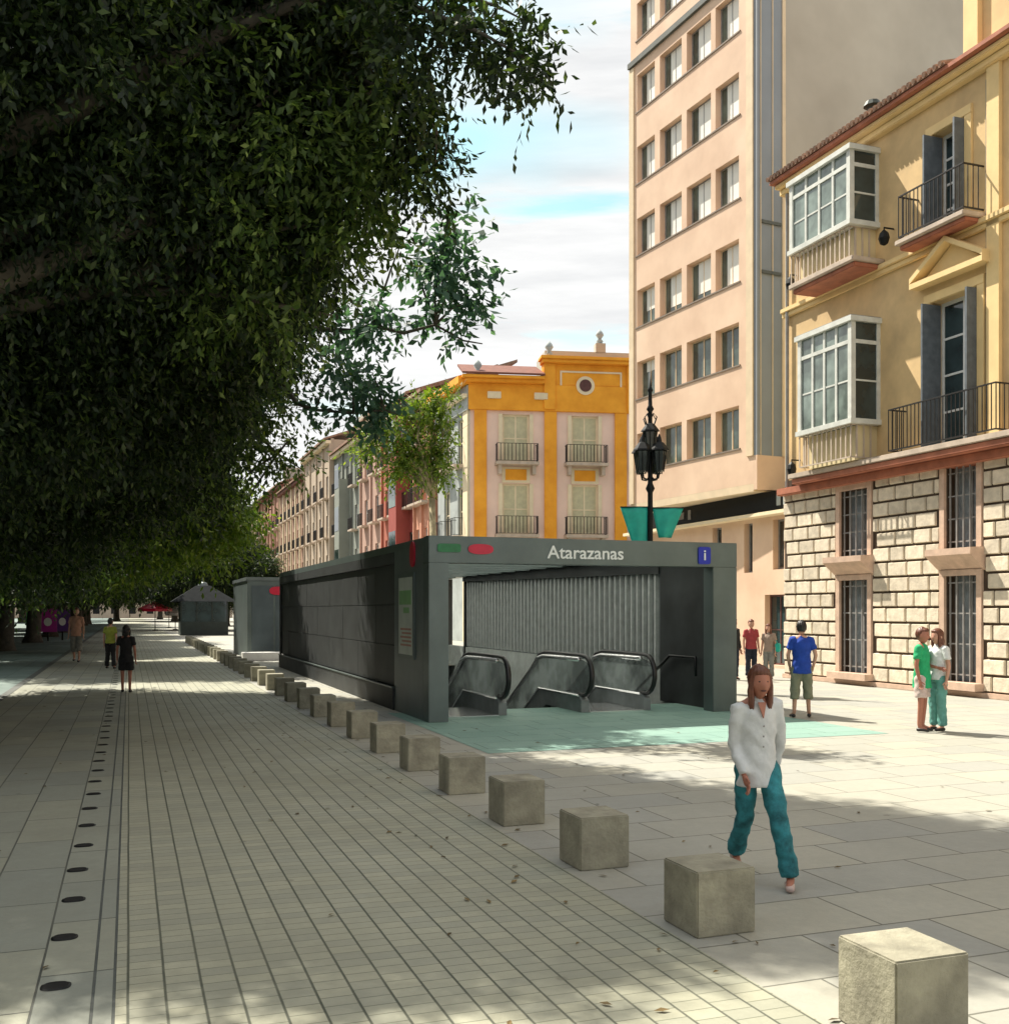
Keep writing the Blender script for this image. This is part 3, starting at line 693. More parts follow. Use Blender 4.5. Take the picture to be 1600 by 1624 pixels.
# ground storeys of the tower (set back)
FG = fstreet(19.35)
g = thing('shop_premises', 'peach ground storey with dark shop sign and narrow dark windows under the tower', 'shop', 19.35, 30)
hs = [(27.45, 28.6, .1, 2.35), (27.55, 28.15, 3.15, 4.75), (29.3, 29.8, 3.1, 4.75), (31.2, 31.8, 3.3, 4.75), (31, 32.4, .1, 2.5), (34, 36, .1, 2.6)]
MB(FG).grid_wall(23, 38, 0, 4.95, hs, .3).build('wall', 'tower', g)
MB(FG).box(23, 38, -8, -.31, 0, 5.6).build('interior', 'dark', g)
MB(FG).box(26.3, 38, 0, .42, 4.86, 4.98).build('ledge', 'cream', g, bevel=.01)
sg = MB(FG).box(26.6, 37, -.3, .16, 5.05, 5.64).build('shop_sign', 'iron', g)
vs, fs = text_mesh('CL', .42)
s = MB(FG); s.box(27.1, 27.35, .162, .18, 5.15, 5.5); s.box(27.5, 27.7, .162, .18, 5.15, 5.5); s.build('sign_mark', 'bluegrey', sg)
s = MB(FG); s.box(33.0, 33.2, .162, .18, 5.15, 5.5); s.box(33.5, 33.9, .162, .18, 5.2, 5.45); s.box(34.3, 34.6, .162, .18, 5.15, 5.5); s.build('sign_mark', 'shutter', sg)
for h in hs:
    w = window(g, FG, *h, -.2, 'shutter' if h[2] > 1 else 'wood_red', 'pane', 1 if h[1]-h[0] > .9 else 0, 1 if h[2] < 1 else 0, name='window' if h[2] > 1 else 'shop_door')

# ------------------------------------------------------------------ orange and pink corner house
C1 = at(745, 968, 60); C1.z = 0
rp = math.atan2(1.3, 9.5)
t = thing('corner_house', 'pink house with bright orange pilasters, entablature and round attic window', 'house', world=C1, rot=rp)
FP = lambda s, d, z: (s, -d, z)
hl = [(1.9, 3.5, 10.5, 13.3), (1.9, 3.5, 6.3, 9.25), (6.0, 7.6, 10.5, 13.3), (6.0, 7.6, 6.3, 9.25), (1.9, 3.5, .2, 4.6), (6.0, 7.6, .2, 4.6), (10.2, 11.8, 10.5, 13.3), (10.2, 11.8, 6.3, 9.25)]
MB(FP).grid_wall(0, 14, 0, 13.6, hl, .35).build('wall', 'pink', t)
MB(FP).box(0.02, 14, -9, -.36, 0, 15.6).build('core', 'dark', t)
for j, h in enumerate(hl):
    w = window(t, FP, *h, -.15, 'cream', 'curtain', 1, 1, fw=.12)
    s = MB(FP); a0, a1, z0, z1 = h
    s.box(a0-.22, a0, 0, .07, z0, z1); s.box(a1, a1+.22, 0, .07, z0, z1); s.build('window_surround', 'cream', t)
    if z0 > 6:
        s = MB(FP); s.box(a0-.45, a1+.45, 0, .8, z0-.22, z0-.05); s.box(a0-.3, a0-.1, 0, .6, z0-.75, z0-.222); s.box(a1+.1, a1+.3, 0, .6, z0-.75, z0-.222); s.build('balcony', 'slab', t)
        railing(t, FP, a0-.4, a1+.4, z0-.05, z0+1.0, .74, step=.2, r=.02)
    if z0 > 10:
        s = MB(FP); s.box(a0-.02, a1+.02, 0, .05, z0-1.2, z0-.3); s.build('orange_panel', 'cream', t); s = MB(FP); s.box(a0+.18, a1-.18, .052, .08, z0-1.05, z0-.42); s.build('orange_panel', 'orange', t)
for a in (.25, 4.38, 8.6, 12.6): MB(FP).box(a, a+.72, 0, .14, 0, 13.5).build('pilaster', 'orange', t, bevel=.01)
MB(FP).box(-.1, 14, -.3, .18, 13.5, 15.05).build('entablature', 'orange', t, bevel=.02)
for a in (1.0, 3.75): MB(FP).box(a, a+.8, .18, .3, 14.15, 14.55).build('frieze_block', 'cream', t, bevel=.02)
s = MB(FP); s.box(-.35, 4.3, -.3, .55, 15.05, 15.25); s.box(-.5, 4.3, -.3, .75, 15.252, 15.42); s.build('cornice', 'orange', t, bevel=.02)
s = MB(FP); s.add([(-.5, .8, 15.43), (4.3, .8, 15.43), (4.3, -2.5, 16.6), (-.5, -2.5, 16.6), (-.5, .8, 15.55), (4.3, .8, 15.55), (4.3, -2.5, 16.72), (-.5, -2.5, 16.72)], [(0,3,2,1), (4,5,6,7), (0,1,5,4), (1,2,6,5), (2,3,7,6), (3,0,4,7)]); s.build('roof', 'roofred', t)
s = MB(FP); s.box(4.3, 14, -.5, .12, 15.05, 16.3); s.box(4.32, 5.0, .12, .28, 13.6, 16.3); s.box(9.3, 10.0, .12, .28, 13.6, 16.3); s.build('attic', 'orange', t, bevel=.02)
s = MB(FP); s.box(4.2, 14, -.5, .5, 16.3, 16.5); s.box(4.1, 14, -.5, .62, 16.502, 16.68); s.build('attic_cornice', 'orange', t, bevel=.02)
s = MB(FP); 
for (a0, a1, b0, b1) in ((5.3, 5.4, 14.1, 15.9), (8.9, 9.0, 14.1, 15.9), (5.4, 8.9, 15.8, 15.9), (5.4, 8.9, 14.1, 14.2)): s.box(a0, a1, .12, .17, b0, b1)
s.build('attic_moulding', 'cream', t)
rw = MB(FP); rw.prism([(6.8+.55*math.cos(a), 15.05+.55*math.sin(a)) for a in [2*PI*k/24 for k in range(24)]], lambda p, q: (p[0], .12+.1*q, p[1])); rw = rw.build('round_window', 'cream', t)
MB(FP).prism([(6.8+.36*math.cos(a), 15.05+.36*math.sin(a)) for a in [2*PI*k/24 for k in range(24)]], lambda p, q: (p[0], .22+.02*q, p[1])).build('pane', 'wood_red', rw)
s = MB(FP); s.box(4.6, 14, -4, -1, 16.2, 17.35); s.box(7.7, 8.3, -1.6, -1.0, 17.3, 17.9); s.build('roof_block', 'towergrey', t)
s = MB()
for a, zb, hh in ((.45, 15.5, .9), (4.65, 16.68, .95), (8.0, 17.9, .9)):
    s.lathe(a, (-.1 if a < 7 else 1.3), [(.12, zb), (.22, zb+hh*.2), (.1, zb+hh*.35), (.26, zb+hh*.6), (.18, zb+hh*.8), (.03, zb+hh)], 10)
s.build('finial', 'bluegrey', t, smooth=True)
# left side face along the street
dl = Vector((-.209, .977, 0)).normalized(); nl = Vector((-dl.y, dl.x, 0))
FL = lambda s, d, z: tuple(Vector((0, 0, 0))+dl*s+nl*d+Vector((0, 0, z)))
hl = [(1.3, 2.3, 10.5, 13.2), (4, 5.2, 10.5, 13.2), (1.3, 2.3, 6.3, 9.2), (4, 5.2, 6.3, 9.2)]
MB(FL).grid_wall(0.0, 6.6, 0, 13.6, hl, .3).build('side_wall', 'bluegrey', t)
for h in hl:
    window(t, FL, *h, -.15, 'cream', 'pane', 1, 1, fw=.1)
    s = MB(FL); s.box(h[0]-.4, h[1]+.4, 0, .7, h[2]-.2, h[2]-.05); s.build('balcony', 'slab', t); railing(t, FL, h[0]-.35, h[1]+.35, h[2]-.05, h[2]+1, .64, step=.25, r=.02)
s = MB(FL); s.box(.1, 1.0, 0, .12, 0, 13.5); s.build('corner_quoin', 'cream', t)
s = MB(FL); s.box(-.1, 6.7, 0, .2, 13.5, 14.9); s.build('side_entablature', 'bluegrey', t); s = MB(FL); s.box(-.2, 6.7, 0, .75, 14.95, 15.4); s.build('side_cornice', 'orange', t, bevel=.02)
s = MB(FL); s.box(-.1, 6.7, .2, .45, 14.2, 14.4); s.build('side_moulding', 'cream', t)

# ------------------------------------------------------------------ far row of houses
def pY(px): return 32472/(px-205)
def pu(px): return (pY(px)-6.35)/.94
cols = {'a': (.62,.30,.20), 'b': (.34,.07,.055), 'c': (.46,.14,.09), 'd': (.50,.32,.25), 'e': (.27,.29,.25), 'f': (.50,.40,.30), 'g': (.44,.27,.19), 'h': (.33,.17,.11), 'i': (.42,.33,.22)}
for k, c in cols.items(): M['row'+k] = mat('row_render_'+k, c, .85, var=.15, scale=.6, grime=.2)
rows = [(690, 664, 16.2, 'a', 'peach narrow house right behind the yellow-green street tree'),
        (664, 634, 16.8, 'b', 'dark red house with white bays next to the peach narrow one'),
        (634, 602, 16.0, 'c', 'brick-red house left of the dark red one'),
        (602, 568, 17.8, 'd', 'pinkish beige house with the stepped roof in the far row'),
        (568, 528, 17.0, 'e', 'grey-green house with dormer roof in the far row'),
        (528, 486, 18.6, 'f', 'pale cream tall house near the leaves in the far row'),
        (486, 446, 17.0, 'g', 'tan house mostly veiled by hanging leaves'),
        (446, 410, 18.5, 'h', 'brownish house at the far left of the visible row'),
        (410, 372, 18.0, 'i', 'cream-green house farthest down the street row')]
for px0, px1, h, c, lab in rows:
    a0, a1 = pu(px0)+.05, pu(px1)-.05; vf = 18.6+random.uniform(-.3, .3); FR = fstreet(vf); m = 'row'+c
    t = thing('row_house', lab, 'house', vf, a0, group='houses along the far side of the street')
    nb = max(2, int((a1-a0)/3.2)); hl = []
    for k in range(nb):
        cc = a0+(a1-a0)*(k+.5)/nb
        for fl in range(4): hl.append((cc-.6, cc+.6, 1.0+3.9*fl+(.2 if fl else -.8), 1.0+3.9*fl+2.4))
    MB(FR).grid_wall(a0, a1, 0, h, hl, .3).build('wall', m, t)
    MB(FR).box(a0, a1, -10, -.31, 0, h-.1).build('core', m, t)
    MB(FR).box(a0, a1, -.2, .5, h-.5, h-.2).build('cornice', 'cream' if c in 'adefi' else 'roofred', t)
    s = MB(FR); s.add([(a0, .7, h-.19), (a1, .7, h-.19), (a1, -6, h+2.2), (a0, -6, h+2.2), (a0, .7, h), (a1, .7, h), (a1, -6, h+2.4), (a0, -6, h+2.4)], [(0,3,2,1), (4,5,6,7), (0,1,5,4), (1,2,6,5), (2,3,7,6), (3,0,4,7)]); s.build('roof', 'tile', t)
    for j, q in enumerate(hl):
        w = window(t, FR, *q, -.15, 'white', 'pane', 1, 1, fw=.1)
        if q[2] > 3:
            s = MB(FR); s.box(q[0]-.3, q[1]+.3, 0, .6, q[2]-.15, q[2]); s.build('balcony', 'slab', t)
            s = MB(FR)
            for b in np.arange(q[0]-.3, q[1]+.31, .25): s.box(b-.02, b+.02, .55, .59, q[2], q[2]+1)
            s.box(q[0]-.3, q[1]+.3, .55, .6, q[2]+.97, q[2]+1.02); s.build('railing', 'rail', t)
    s = MB(FR)
    for k in range(nb+1): cc = a0+(a1-a0)*k/nb; s.box(max(a0, cc-.22), min(a1, cc+.22), 0, .15, 0, h-.5)
    s.build('pilaster', 'cream' if c in 'g' else m, t)
    if c in 'be':
        s = MB(FR); cc = (a0+a1)/2; s.box(cc-1.1, cc+1.1, .0, 1.0, 4.6, h-3.2); b = s.build('bay', m, t)
        s = MB(FR)
        for fl in range(3): s.box(cc-.95, cc+.95, 1.0, 1.02, 5.2+3.9*fl, 7.4+3.9*fl)
        s.build('pane', 'pane', b)
    if c in 'eh':
        s = MB(FR); s.box(a0+1, a0+3.5, -3, -.5, h, h+2.2); s.build('dormer', 'towergrey', t)

# houses on the left side, behind the trees
for i, (u0, u1, h, c, lab) in enumerate([(-10, 22, 15, 'g', 'tan apartment house left behind the big trees, nearest'), (22.2, 52, 17, 'h', 'brown apartment house left behind the big trees'), (52.2, 88, 16, 'e', 'grey-green apartment house far left behind trees'), (88.2, 130, 18, 'f', 'cream apartment house farthest left behind trees'), (130.2, 190, 17, 'd', 'pinkish apartment house at the far left end of the street')]):
    vf = -30; FR = lambda s, d, z: (vf+d, s, z)
    t = thing('apartment_house', lab, 'house', vf, u0, group='apartment houses behind the left trees')
    hl = []
    for a in np.arange(u0+2, u1-2, 3.6):
        for fl in range(4): hl.append((a, a+1.3, 1+3.9*fl, 3.4+3.9*fl))
    MB(FR).grid_wall(u0, u1, 0, h, hl, .3).build('wall', 'row'+c, t)
    MB(FR).box(u0, u1, -8, -.31, 0, h).build('core', 'dark', t)
    s = MB(FR); 
    for q in hl: s.box(q[0], q[1], -.2, -.15, q[2], q[3])
    s.build('windows', 'pane', t)
    MB(FR).box(u0, u1, -8.5, .5, h, h+.4).build('cornice', 'cream', t)
t = thing('end_house', 'pale house closing the far end of the street', 'house', -4, 262)
MB(lambda s, d, z: (s, 262-d, z)).grid_wall(-30, 24, 0, 14, [(a, a+1.5, 1+4*f, 3.5+4*f) for a in range(-28, 22, 4) for f in range(3)], .3).build('wall', 'rowf', t)
MB().box(-30, 24, 262.4, 270, 0, 14).build('core', 'dark', t)

# ------------------------------------------------------------------ street lamp and banners
lp = at(1031, 968, 24.2); lv, lu = vu(lp)
t = thing('street_lamp', 'ornate black cast iron street lamp rising behind the entrance', 'street lamp', lv, lu)
MB().lathe(lv, lu, [(.2, 0), (.2, .3), (.15, .35), (.17, .8), (.1, .95), (.075, 1.2), (.06, 4.6), (.11, 4.7), (.06, 4.82), (.05, 6.5), (.09, 6.56), (.05, 6.64), (.04, 6.95), (.07, 7.0), (.03, 7.08), (.012, 7.45)], 14).build('post', 'iron', t, smooth=True)
def lantern(v, u, z, s, par):
    g = MB(); g.lathe(v, u, [(.05*s, z), (.10*s, z+.04*s), (.16*s, z+.42*s), (.15*s, z+.44*s)], 6); o = g.build('lantern', 'lglass', par)
    g = MB(); g.lathe(v, u, [(.20*s, z+.44*s), (.19*s, z+.47*s), (.09*s, z+.6*s), (.05*s, z+.62*s), (.04*s, z+.7*s), (.01*s, z+.78*s)], 6)
    for k in range(6):
        a = k*PI/3; g.tube([(v+.10*s*math.cos(a), u+.10*s*math.sin(a), z+.02), (v+.165*s*math.cos(a), u+.165*s*math.sin(a), z+.45*s)], .012, 4)
    g.build('lantern_cap', 'iron', o); return o
for k in range(4):
    a = k*PI/2+.4; dx, dy = math.cos(a), math.sin(a)
    arm = [(lv, lu, 5.0), (lv+.12*dx, lu+.12*dy, 4.9), (lv+.24*dx, lu+.24*dy, 4.93), (lv+.27*dx, lu+.27*dy, 5.05)]
    arm2 = [(lv, lu, 6.3), (lv+.1*dx, lu+.1*dy, 6.45), (lv+.2*dx, lu+.2*dy, 6.35), (lv+.14*dx, lu+.14*dy, 6.22), (lv+.06*dx, lu+.06*dy, 6.1)]
    MB().tube(arm, .022, 6).build('arm', 'iron', t, smooth=True); MB().tube(arm2, .016, 5).build('scroll', 'iron', t, smooth=True)
    lantern(lv+.27*dx, lu+.27*dy, 5.05, 1.15, t)
lantern(lv, lu, 5.55, 1.1, t)
def pennant(x0, x1, b0, b1, z1, z0, lab):
    o = bpy.data.objects
    p = thing('pennant', lab, 'banner', lv, lu, 4.2, rot=-TH, authored=False, group='teal pennants on the lamp')
    mb = MB(); n = 8
    for i in range(n):
        for j in range(6): pass
    vs = []; fs = []
    for j in range(9):
        tt = j/8
        for i in range(9):
            q = i/8; x = (x0+(b0-x0)*tt)*(1-q)+(x1+(b1-x1)*tt)*q; y = .035*math.sin(7*q+2*tt)*(.3+.7*tt)
            vs.append((x, y, (z1+(z0-z1)*tt)-4.2))
    n = len(vs); vs += [(x, y+.012, z) for x, y, z in vs]
    for j in range(8):
        for i in range(8):
            a = j*9+i; fs += [(a, a+1, a+10, a+9), (n+a+9, n+a+10, n+a+1, n+a)]
    edge = [i for i in range(9)]+[j*9+8 for j in range(1, 9)]+[72+i for i in range(7, -1, -1)]+[j*9 for j in range(7, 0, -1)]
    for i in range(len(edge)): a, b = edge[i], edge[(i+1) % len(edge)]; fs.append((a, b, n+b, n+a))
    mb.add(vs, fs).build('cloth', 'teal', p, smooth=True)
    MB().tube([(x0, 0, z1-4.2+.01), (x1, 0, z1-4.2+.01)], .015, 6).build('rod', 'iron', p)
pennant(-.70, -.03, -.34, -.05, 4.26, 3.2, 'long teal tapering pennant on the left of the lamp post')
pennant(.05, .78, .2, .5, 4.24, 3.55, 'shorter teal pennant on the right of the lamp post')

# ------------------------------------------------------------------ kiosk, parasols, signs under the trees
kp = at(322, 968, 78); kv, ku = vu(kp)
t = thing('kiosk', 'dark green kiosk with a hipped slate roof at the far end of the bollards', 'kiosk', kv, ku)
s = MB(); s.box(kv-1.7, kv+1.7, ku-1.7, ku+1.7, 0, 1.0)
for a in (-1.7, -.6, .5, 1.6):
    for b in (-1.7, 1.6): s.box(kv+a, kv+a+.1, ku+b, ku+b+.1, 1.0, 2.5); 
s.build('body', 'kiosk', t)
MB().box(kv-1.6, kv+1.6, ku-1.6, ku+1.6, 1.0, 2.5).build('glazing', 'pane', t)
s = MB(); s.add([(kv-2.3, ku-2.3, 2.5), (kv+2.3, ku-2.3, 2.5), (kv+2.3, ku+2.3, 2.5), (kv-2.3, ku+2.3, 2.5), (kv-.5, ku-.5, 3.7), (kv+.5, ku-.5, 3.7), (kv+.5, ku+.5, 3.7), (kv-.5, ku+.5, 3.7)], [(0,3,2,1), (4,5,6,7), (0,1,5,4), (1,2,6,5), (2,3,7,6), (3,0,4,7)]); s.build('roof', 'kioskroof', t)
MB().lathe(kv, ku, [(.4, 3.7), (.3, 3.9), (.1, 4.0), (.02, 4.4)], 8).build('roof_finial', 'metal_lt', t)
def parasol(px, Y, w, m, zt, lab):
    p = at(px, 968, Y); v, u = vu(p)
    t = thing('parasol', lab, 'parasol', v, u, group='café parasols at the far end')
    MB().lathe(v, u, [(.25, 0), (.25, .08), (.04, .1), (.04, zt-.1)], 10).build('pole', 'iron', t)
    s = MB(); n = 8; vs = [(v, u, zt)]+[(v+w*math.cos(2*PI*k/n), u+w*math.sin(2*PI*k/n), zt-.7) for k in range(n)]+[(v+w*math.cos(2*PI*k/n), u+w*math.sin(2*PI*k/n), zt-.95) for k in range(n)]
    s.add(vs, [(0, 1+k, 1+(k+1) % n) for k in range(n)]+[(1+k, 1+n+k, 1+n+(k+1) % n, 1+(k+1) % n) for k in range(n)]); s.build('canopy', m, t)
parasol(246, 95, 1.5, 'red', 2.7, 'bright red parasol left of the dark kiosk')
parasol(268, 110, 1.6, 'teal', 4.0, 'green parasol behind the red one, left of the kiosk')
parasol(278, 98, .9, 'white', 2.3, 'small white parasol between the red one and the kiosk')
for px, Y, w, z1, m, m2, lab in ((52, 60, .35, 1.9, 'poster_g', 'green', 'narrow bright green panel sign at the far left under the trees'), (76, 62, .5, 1.95, 'magenta', 'white', 'magenta panel sign with a white patch under the trees'), (99, 64, .45, 1.9, 'violet', 'white', 'violet panel sign with a pale patch beside the magenta one')):
    if 'magenta' not in M: M['magenta'] = mat('magenta_panel', (.45,.02,.30), .5, var=.2, scale=3); M['violet'] = mat('violet_panel', (.10,.03,.20), .5, var=.2, scale=3); M['lime2'] = mat('lime_panel', (.08,.7,.12), .5, var=.2)
    p = at(px, 968, Y); v, u = vu(p)
    t = thing('panel_sign', lab, 'sign', v, u, group='coloured panel signs under the trees')
    MB().box(v-w, v+w, u-.06, u+.06, .55, z1).build('panel', 'lime2' if m2 == 'green' else m, t)
    MB().box(v-.05, v+.05, u-.04, u+.04, 0, .55).build('post', 'iron', t)
    if m2 == 'white': MB().prism([(v+.45*w*math.cos(a), 1.15+.25*math.sin(a)) for a in [2*PI*k/12 for k in range(12)]], lambda q, e: (q[0], u-.06-.02*e, q[1])).build('emblem', 'white', t)

# ------------------------------------------------------------------ trees
def leaves_mesh(name, blobs, nclump, shoots, size, matname, parent, droop=.35, seed=1, per=9, shell=.55, width=.42, cr0=.22, cr1=.32):
    g = np.random.default_rng(seed)
    B = np.array([(b[0], b[1], b[2], b[3], b[4] if len(b) > 4 else 1) for b in blobs], float)
    w = B[:, 3]**2*B[:, 4]; w = w/w.sum()
    idx = g.choice(len(B), nclump, p=w)
    d = g.normal(size=(nclump, 3)); d /= np.linalg.norm(d, axis=1)[:, None]
    rr = B[idx, 3]*(shell+(1-shell)*g.random(nclump)**.6)*(1+.10*np.clip(g.normal(size=nclump), -2, 2))
    C = B[idx, :3]+d*rr[:, None]*np.array([1, 1, .85])
    # shoots
    n = nclump*shoots; ci = np.repeat(np.arange(nclump), shoots)
    cr = (cr0+cr1*g.random(nclump))[ci]
    sd = d[ci]*.8+g.normal(size=(n, 3))*.75; sd /= np.linalg.norm(sd, axis=1)[:, None]
    st = C[ci]+np.clip(g.normal(size=(n, 3)), -1.8, 1.8)*cr[:, None]*.7
    L = size*per*.42*(.7+.6*g.random(n))
    tt = np.linspace(.1, 1, per)
    P = st[:, None, :]+sd[:, None, :]*(L[:, None]*tt)[:, :, None]
    P[:, :, 2] -= droop*(L[:, None]*tt**2)
    T = np.repeat(sd[:, None, :], per, 1).copy(); T[:, :, 2] -= droop*2*tt
    side = g.normal(size=(n, 1, 3)); side = side-(side*T).sum(2, keepdims=True)*T/((T*T).sum(2, keepdims=True))
    side /= np.linalg.norm(side, axis=2, keepdims=True)
    sg = np.where(np.arange(per) % 2 == 0, 1., -1.)[None, :, None]
    ax = T*.6+side*sg*.8+g.normal(size=(n, per, 3))*.35; ax[:, :, 2] -= .25
    ax /= np.linalg.norm(ax, axis=2, keepdims=True)
    nr = g.normal(size=(n, per, 3))*.6+np.array([0, 0, 1.]); 
    wv = np.cross(ax, nr); wv /= np.linalg.norm(wv, axis=2, keepdims=True)+1e-9
    sz = size*(.65+.6*g.random((n, per, 1)))
    b0 = P; tip = P+ax*sz; mid = P+ax*sz*.48
    nn = np.cross(wv, ax)
    l = mid+wv*sz*width*.5-nn*sz*.06; r = mid-wv*sz*width*.5-nn*sz*.06
    V = np.stack([b0, l, tip, r], 2).reshape(-1, 3)
    nf = n*per
    me = bpy.data.meshes.new(name); me.vertices.add(nf*4); me.vertices.foreach_set('co', V.ravel().astype(np.float32))
    me.loops.add(nf*4); me.loops.foreach_set('vertex_index', np.arange(nf*4, dtype=np.int32))
    me.polygons.add(nf); me.polygons.foreach_set('loop_start', np.arange(0, nf*4, 4, dtype=np.int32)); me.polygons.foreach_set('loop_total', np.full(nf, 4, dtype=np.int32))
    me.update(calc_edges=True); me.materials.append(M[matname])
    o = bpy.data.objects.new(name, me); COL.objects.link(o)
    if parent: o.parent = parent
    return o, C
def limbs(mb, base, fork, targets, r0, g):
    mb.tube([(base[0], base[1], base[2]-.1), (base[0]+.05, base[1], base[2]+.5), (fork[0], fork[1], fork[2])], [r0*1.5, r0, r0*.8], 12)
    for q in targets:
        q = Vector(q); f = Vector(fork); mid = f.lerp(q, .5)+Vector((g.uniform(-.5, .5), g.uniform(-.5, .5), g.uniform(.1, .7)))
        rad = r0*.45
        mb.tube([f, f.lerp(mid, .5)+Vector((0, 0, .2)), mid, mid.lerp(q, .55), q], [rad, rad*.8, rad*.6, rad*.35, rad*.12], 7)
        for _ in range(4):
            e = q+Vector((g.uniform(-1, 1), g.uniform(-1, 1), g.uniform(-.6, .8)))*1.3
            s0 = mid.lerp(q, g.uniform(.2, .8)); mb.tube([s0, s0.lerp(e, .5)+Vector((0, 0, .15)), e], [rad*.3, rad*.2, rad*.05], 5)
gg = random.Random(5)
def big_tree(label, u0, blobs, nclump, shoots, size, seed, r0=.5, v0=-5.4, mname='leaf', **k):
    p = W(v0, u0); t = thing('ficus_tree', label, 'tree', world=p, group='big trees along the left of the walkway')
    bl = [(*(Vector(b[:3])-p), *b[3:]) for b in blobs]
    o, C = leaves_mesh('crown', bl, nclump, shoots, size, mname, t, seed=seed, **k)
    mb = MB(); limbs(mb, (0, 0, 0), (.2, .1, 3.2), [b[:3] for b in bl], r0, gg); mb.build('trunk', 'bark', t, smooth=True)
    return t, p
def pb(px, py, Y, r, w=1):
    q = at(px, py, Y); return (q.x, q.y, q.z, r, w)
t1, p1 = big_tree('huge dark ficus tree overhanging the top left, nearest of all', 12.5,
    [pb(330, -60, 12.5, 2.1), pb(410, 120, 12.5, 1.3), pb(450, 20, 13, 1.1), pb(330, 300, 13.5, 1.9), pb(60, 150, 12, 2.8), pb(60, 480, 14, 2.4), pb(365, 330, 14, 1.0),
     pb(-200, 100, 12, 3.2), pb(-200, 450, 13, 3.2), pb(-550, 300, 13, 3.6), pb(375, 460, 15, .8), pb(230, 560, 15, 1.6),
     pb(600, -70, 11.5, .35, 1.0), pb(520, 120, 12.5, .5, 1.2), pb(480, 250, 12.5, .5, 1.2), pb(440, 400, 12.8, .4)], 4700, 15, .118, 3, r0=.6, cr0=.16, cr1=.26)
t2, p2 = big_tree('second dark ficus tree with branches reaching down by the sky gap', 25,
    [pb(300, 520, 21, 2.1), pb(345, 440, 20, 1.5), pb(180, 650, 22, 2.6), pb(0, 700, 22, 2.8), pb(180, 690, 24, 1.7), pb(60, 820, 24, 1.6), pb(-200, 700, 20, 3), pb(200, 300, 22, 3), pb(310, 540, 22, .9), pb(255, 610, 22, 1.1),  pb(108, 410, 22.5, 3.0), pb(30, 330, 24, 3), (-10, 18.5, 7.5, 2.8), (-12.5, 20, 10, 2.5), (-8.5, 19, 9.5, 2.2)], 4400, 11, .16, 8, r0=.6, cr0=.2, cr1=.3)  # hidden crown blobs at the end are added to shade the walkway
t3, p3 = big_tree('third big tree with brighter green lower leaves above the kiosk', 39,
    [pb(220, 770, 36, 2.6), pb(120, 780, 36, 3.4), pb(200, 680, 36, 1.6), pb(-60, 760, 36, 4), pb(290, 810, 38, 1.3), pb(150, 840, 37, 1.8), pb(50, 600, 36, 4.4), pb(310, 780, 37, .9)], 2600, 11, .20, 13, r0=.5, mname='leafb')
# generic far trees sharing a crown
gen = [(0, 0, 8.5, 4.6), (3.5, 1, 7, 3.4), (-3.5, -1, 7.2, 3.6), (1, -3.5, 7, 3.4), (-1, 3.5, 7.4, 3.4), (5.6, -1, 6, 2.4), (-5.5, 2, 6.4, 2.4), (0, 0, 5.8, 3.0), (4, 3.4, 5.2, 2.0), (4.2, -3.6, 5.0, 2.1)]
def gen_tree(label, v, u, s, rot, src=None, group='big trees along the left of the walkway', mname='leaf', name='ficus_tree'):
    p = W(v, u); t = thing(name, label, 'tree', world=p, rot=rot, group=group); t.scale = (s, s, s)
    if src is None:
        leaves_mesh('crown', gen, 1500, 11, .27, mname, t, seed=21)
        mb = MB(); limbs(mb, (0, 0, 0), (.2, .1, 3.4), [b[:3] for b in gen[:7]], .42, gg); mb.build('trunk', 'bark', t, smooth=True)
    else:
        for ch in src.children:
            c = ch.copy(); COL.objects.link(c); c.parent = t
    return t
t4 = gen_tree('fourth big tree from the viewer, its dark trunk at the left edge of the photo', -5.4, 52, 1.0, .3)
ol = ['fifth', 'sixth', 'seventh', 'eighth', 'ninth', 'tenth', 'eleventh']
for i in range(7):
    gen_tree(f'{ol[i]} big tree from the viewer in the row left of the walkway', -5.2, 65+14*i, .95+.1*gg.random(), gg.uniform(0, 6), t4)
for u, l in ((-7, 'unseen big tree of the left row just behind the viewer, added to block skylight'), (-21, 'unseen big tree of the left row farther behind the viewer, added to block skylight')):
    gen_tree(l, -8.5, u, 1.15, gg.uniform(0, 6), t4)  # unseen trees put here so less skylight reaches the left canopy
for i in range(9):
    gen_tree('dense dark tree in the back row beyond the left road', -19+gg.uniform(-1, 1), 14+13*i, 1.1, gg.uniform(0, 6), t4, 'dense dark trees of the back row at the left')
for i, (v, u) in enumerate(((-15, 170), (-2, 190), (7, 176), (-8, 215), (6, 225))):
    gen_tree('far tree closing the view at the end of the street', v, u, 1.2, gg.uniform(0, 6), t4, 'far trees closing the street end')
for i, (v, u, lab) in enumerate(((7.5, 100, 'leafy tree behind the kiosk'), (11, 128, 'leafy tree far behind the kiosk, toward the row houses'))):
    gen_tree(lab, v, u, .8, gg.uniform(0, 6), t4, None)
hp = W(-25, 60); hd = thing('hedge', 'tall dark clipped hedge beyond the road under the left trees', 'hedge', world=hp, rot=TH)
leaves_mesh('foliage', [(random.uniform(-.3, .3), -50+2.0*k, 1.4, 1.7) for k in range(75)], 2600, 7, .3, 'leaf', hd, seed=77, shell=.6)
s = MB(); s.box(-.9, .9, -50, 98, 0, 2.2); s.build('inner_growth', 'kiosk', hd)
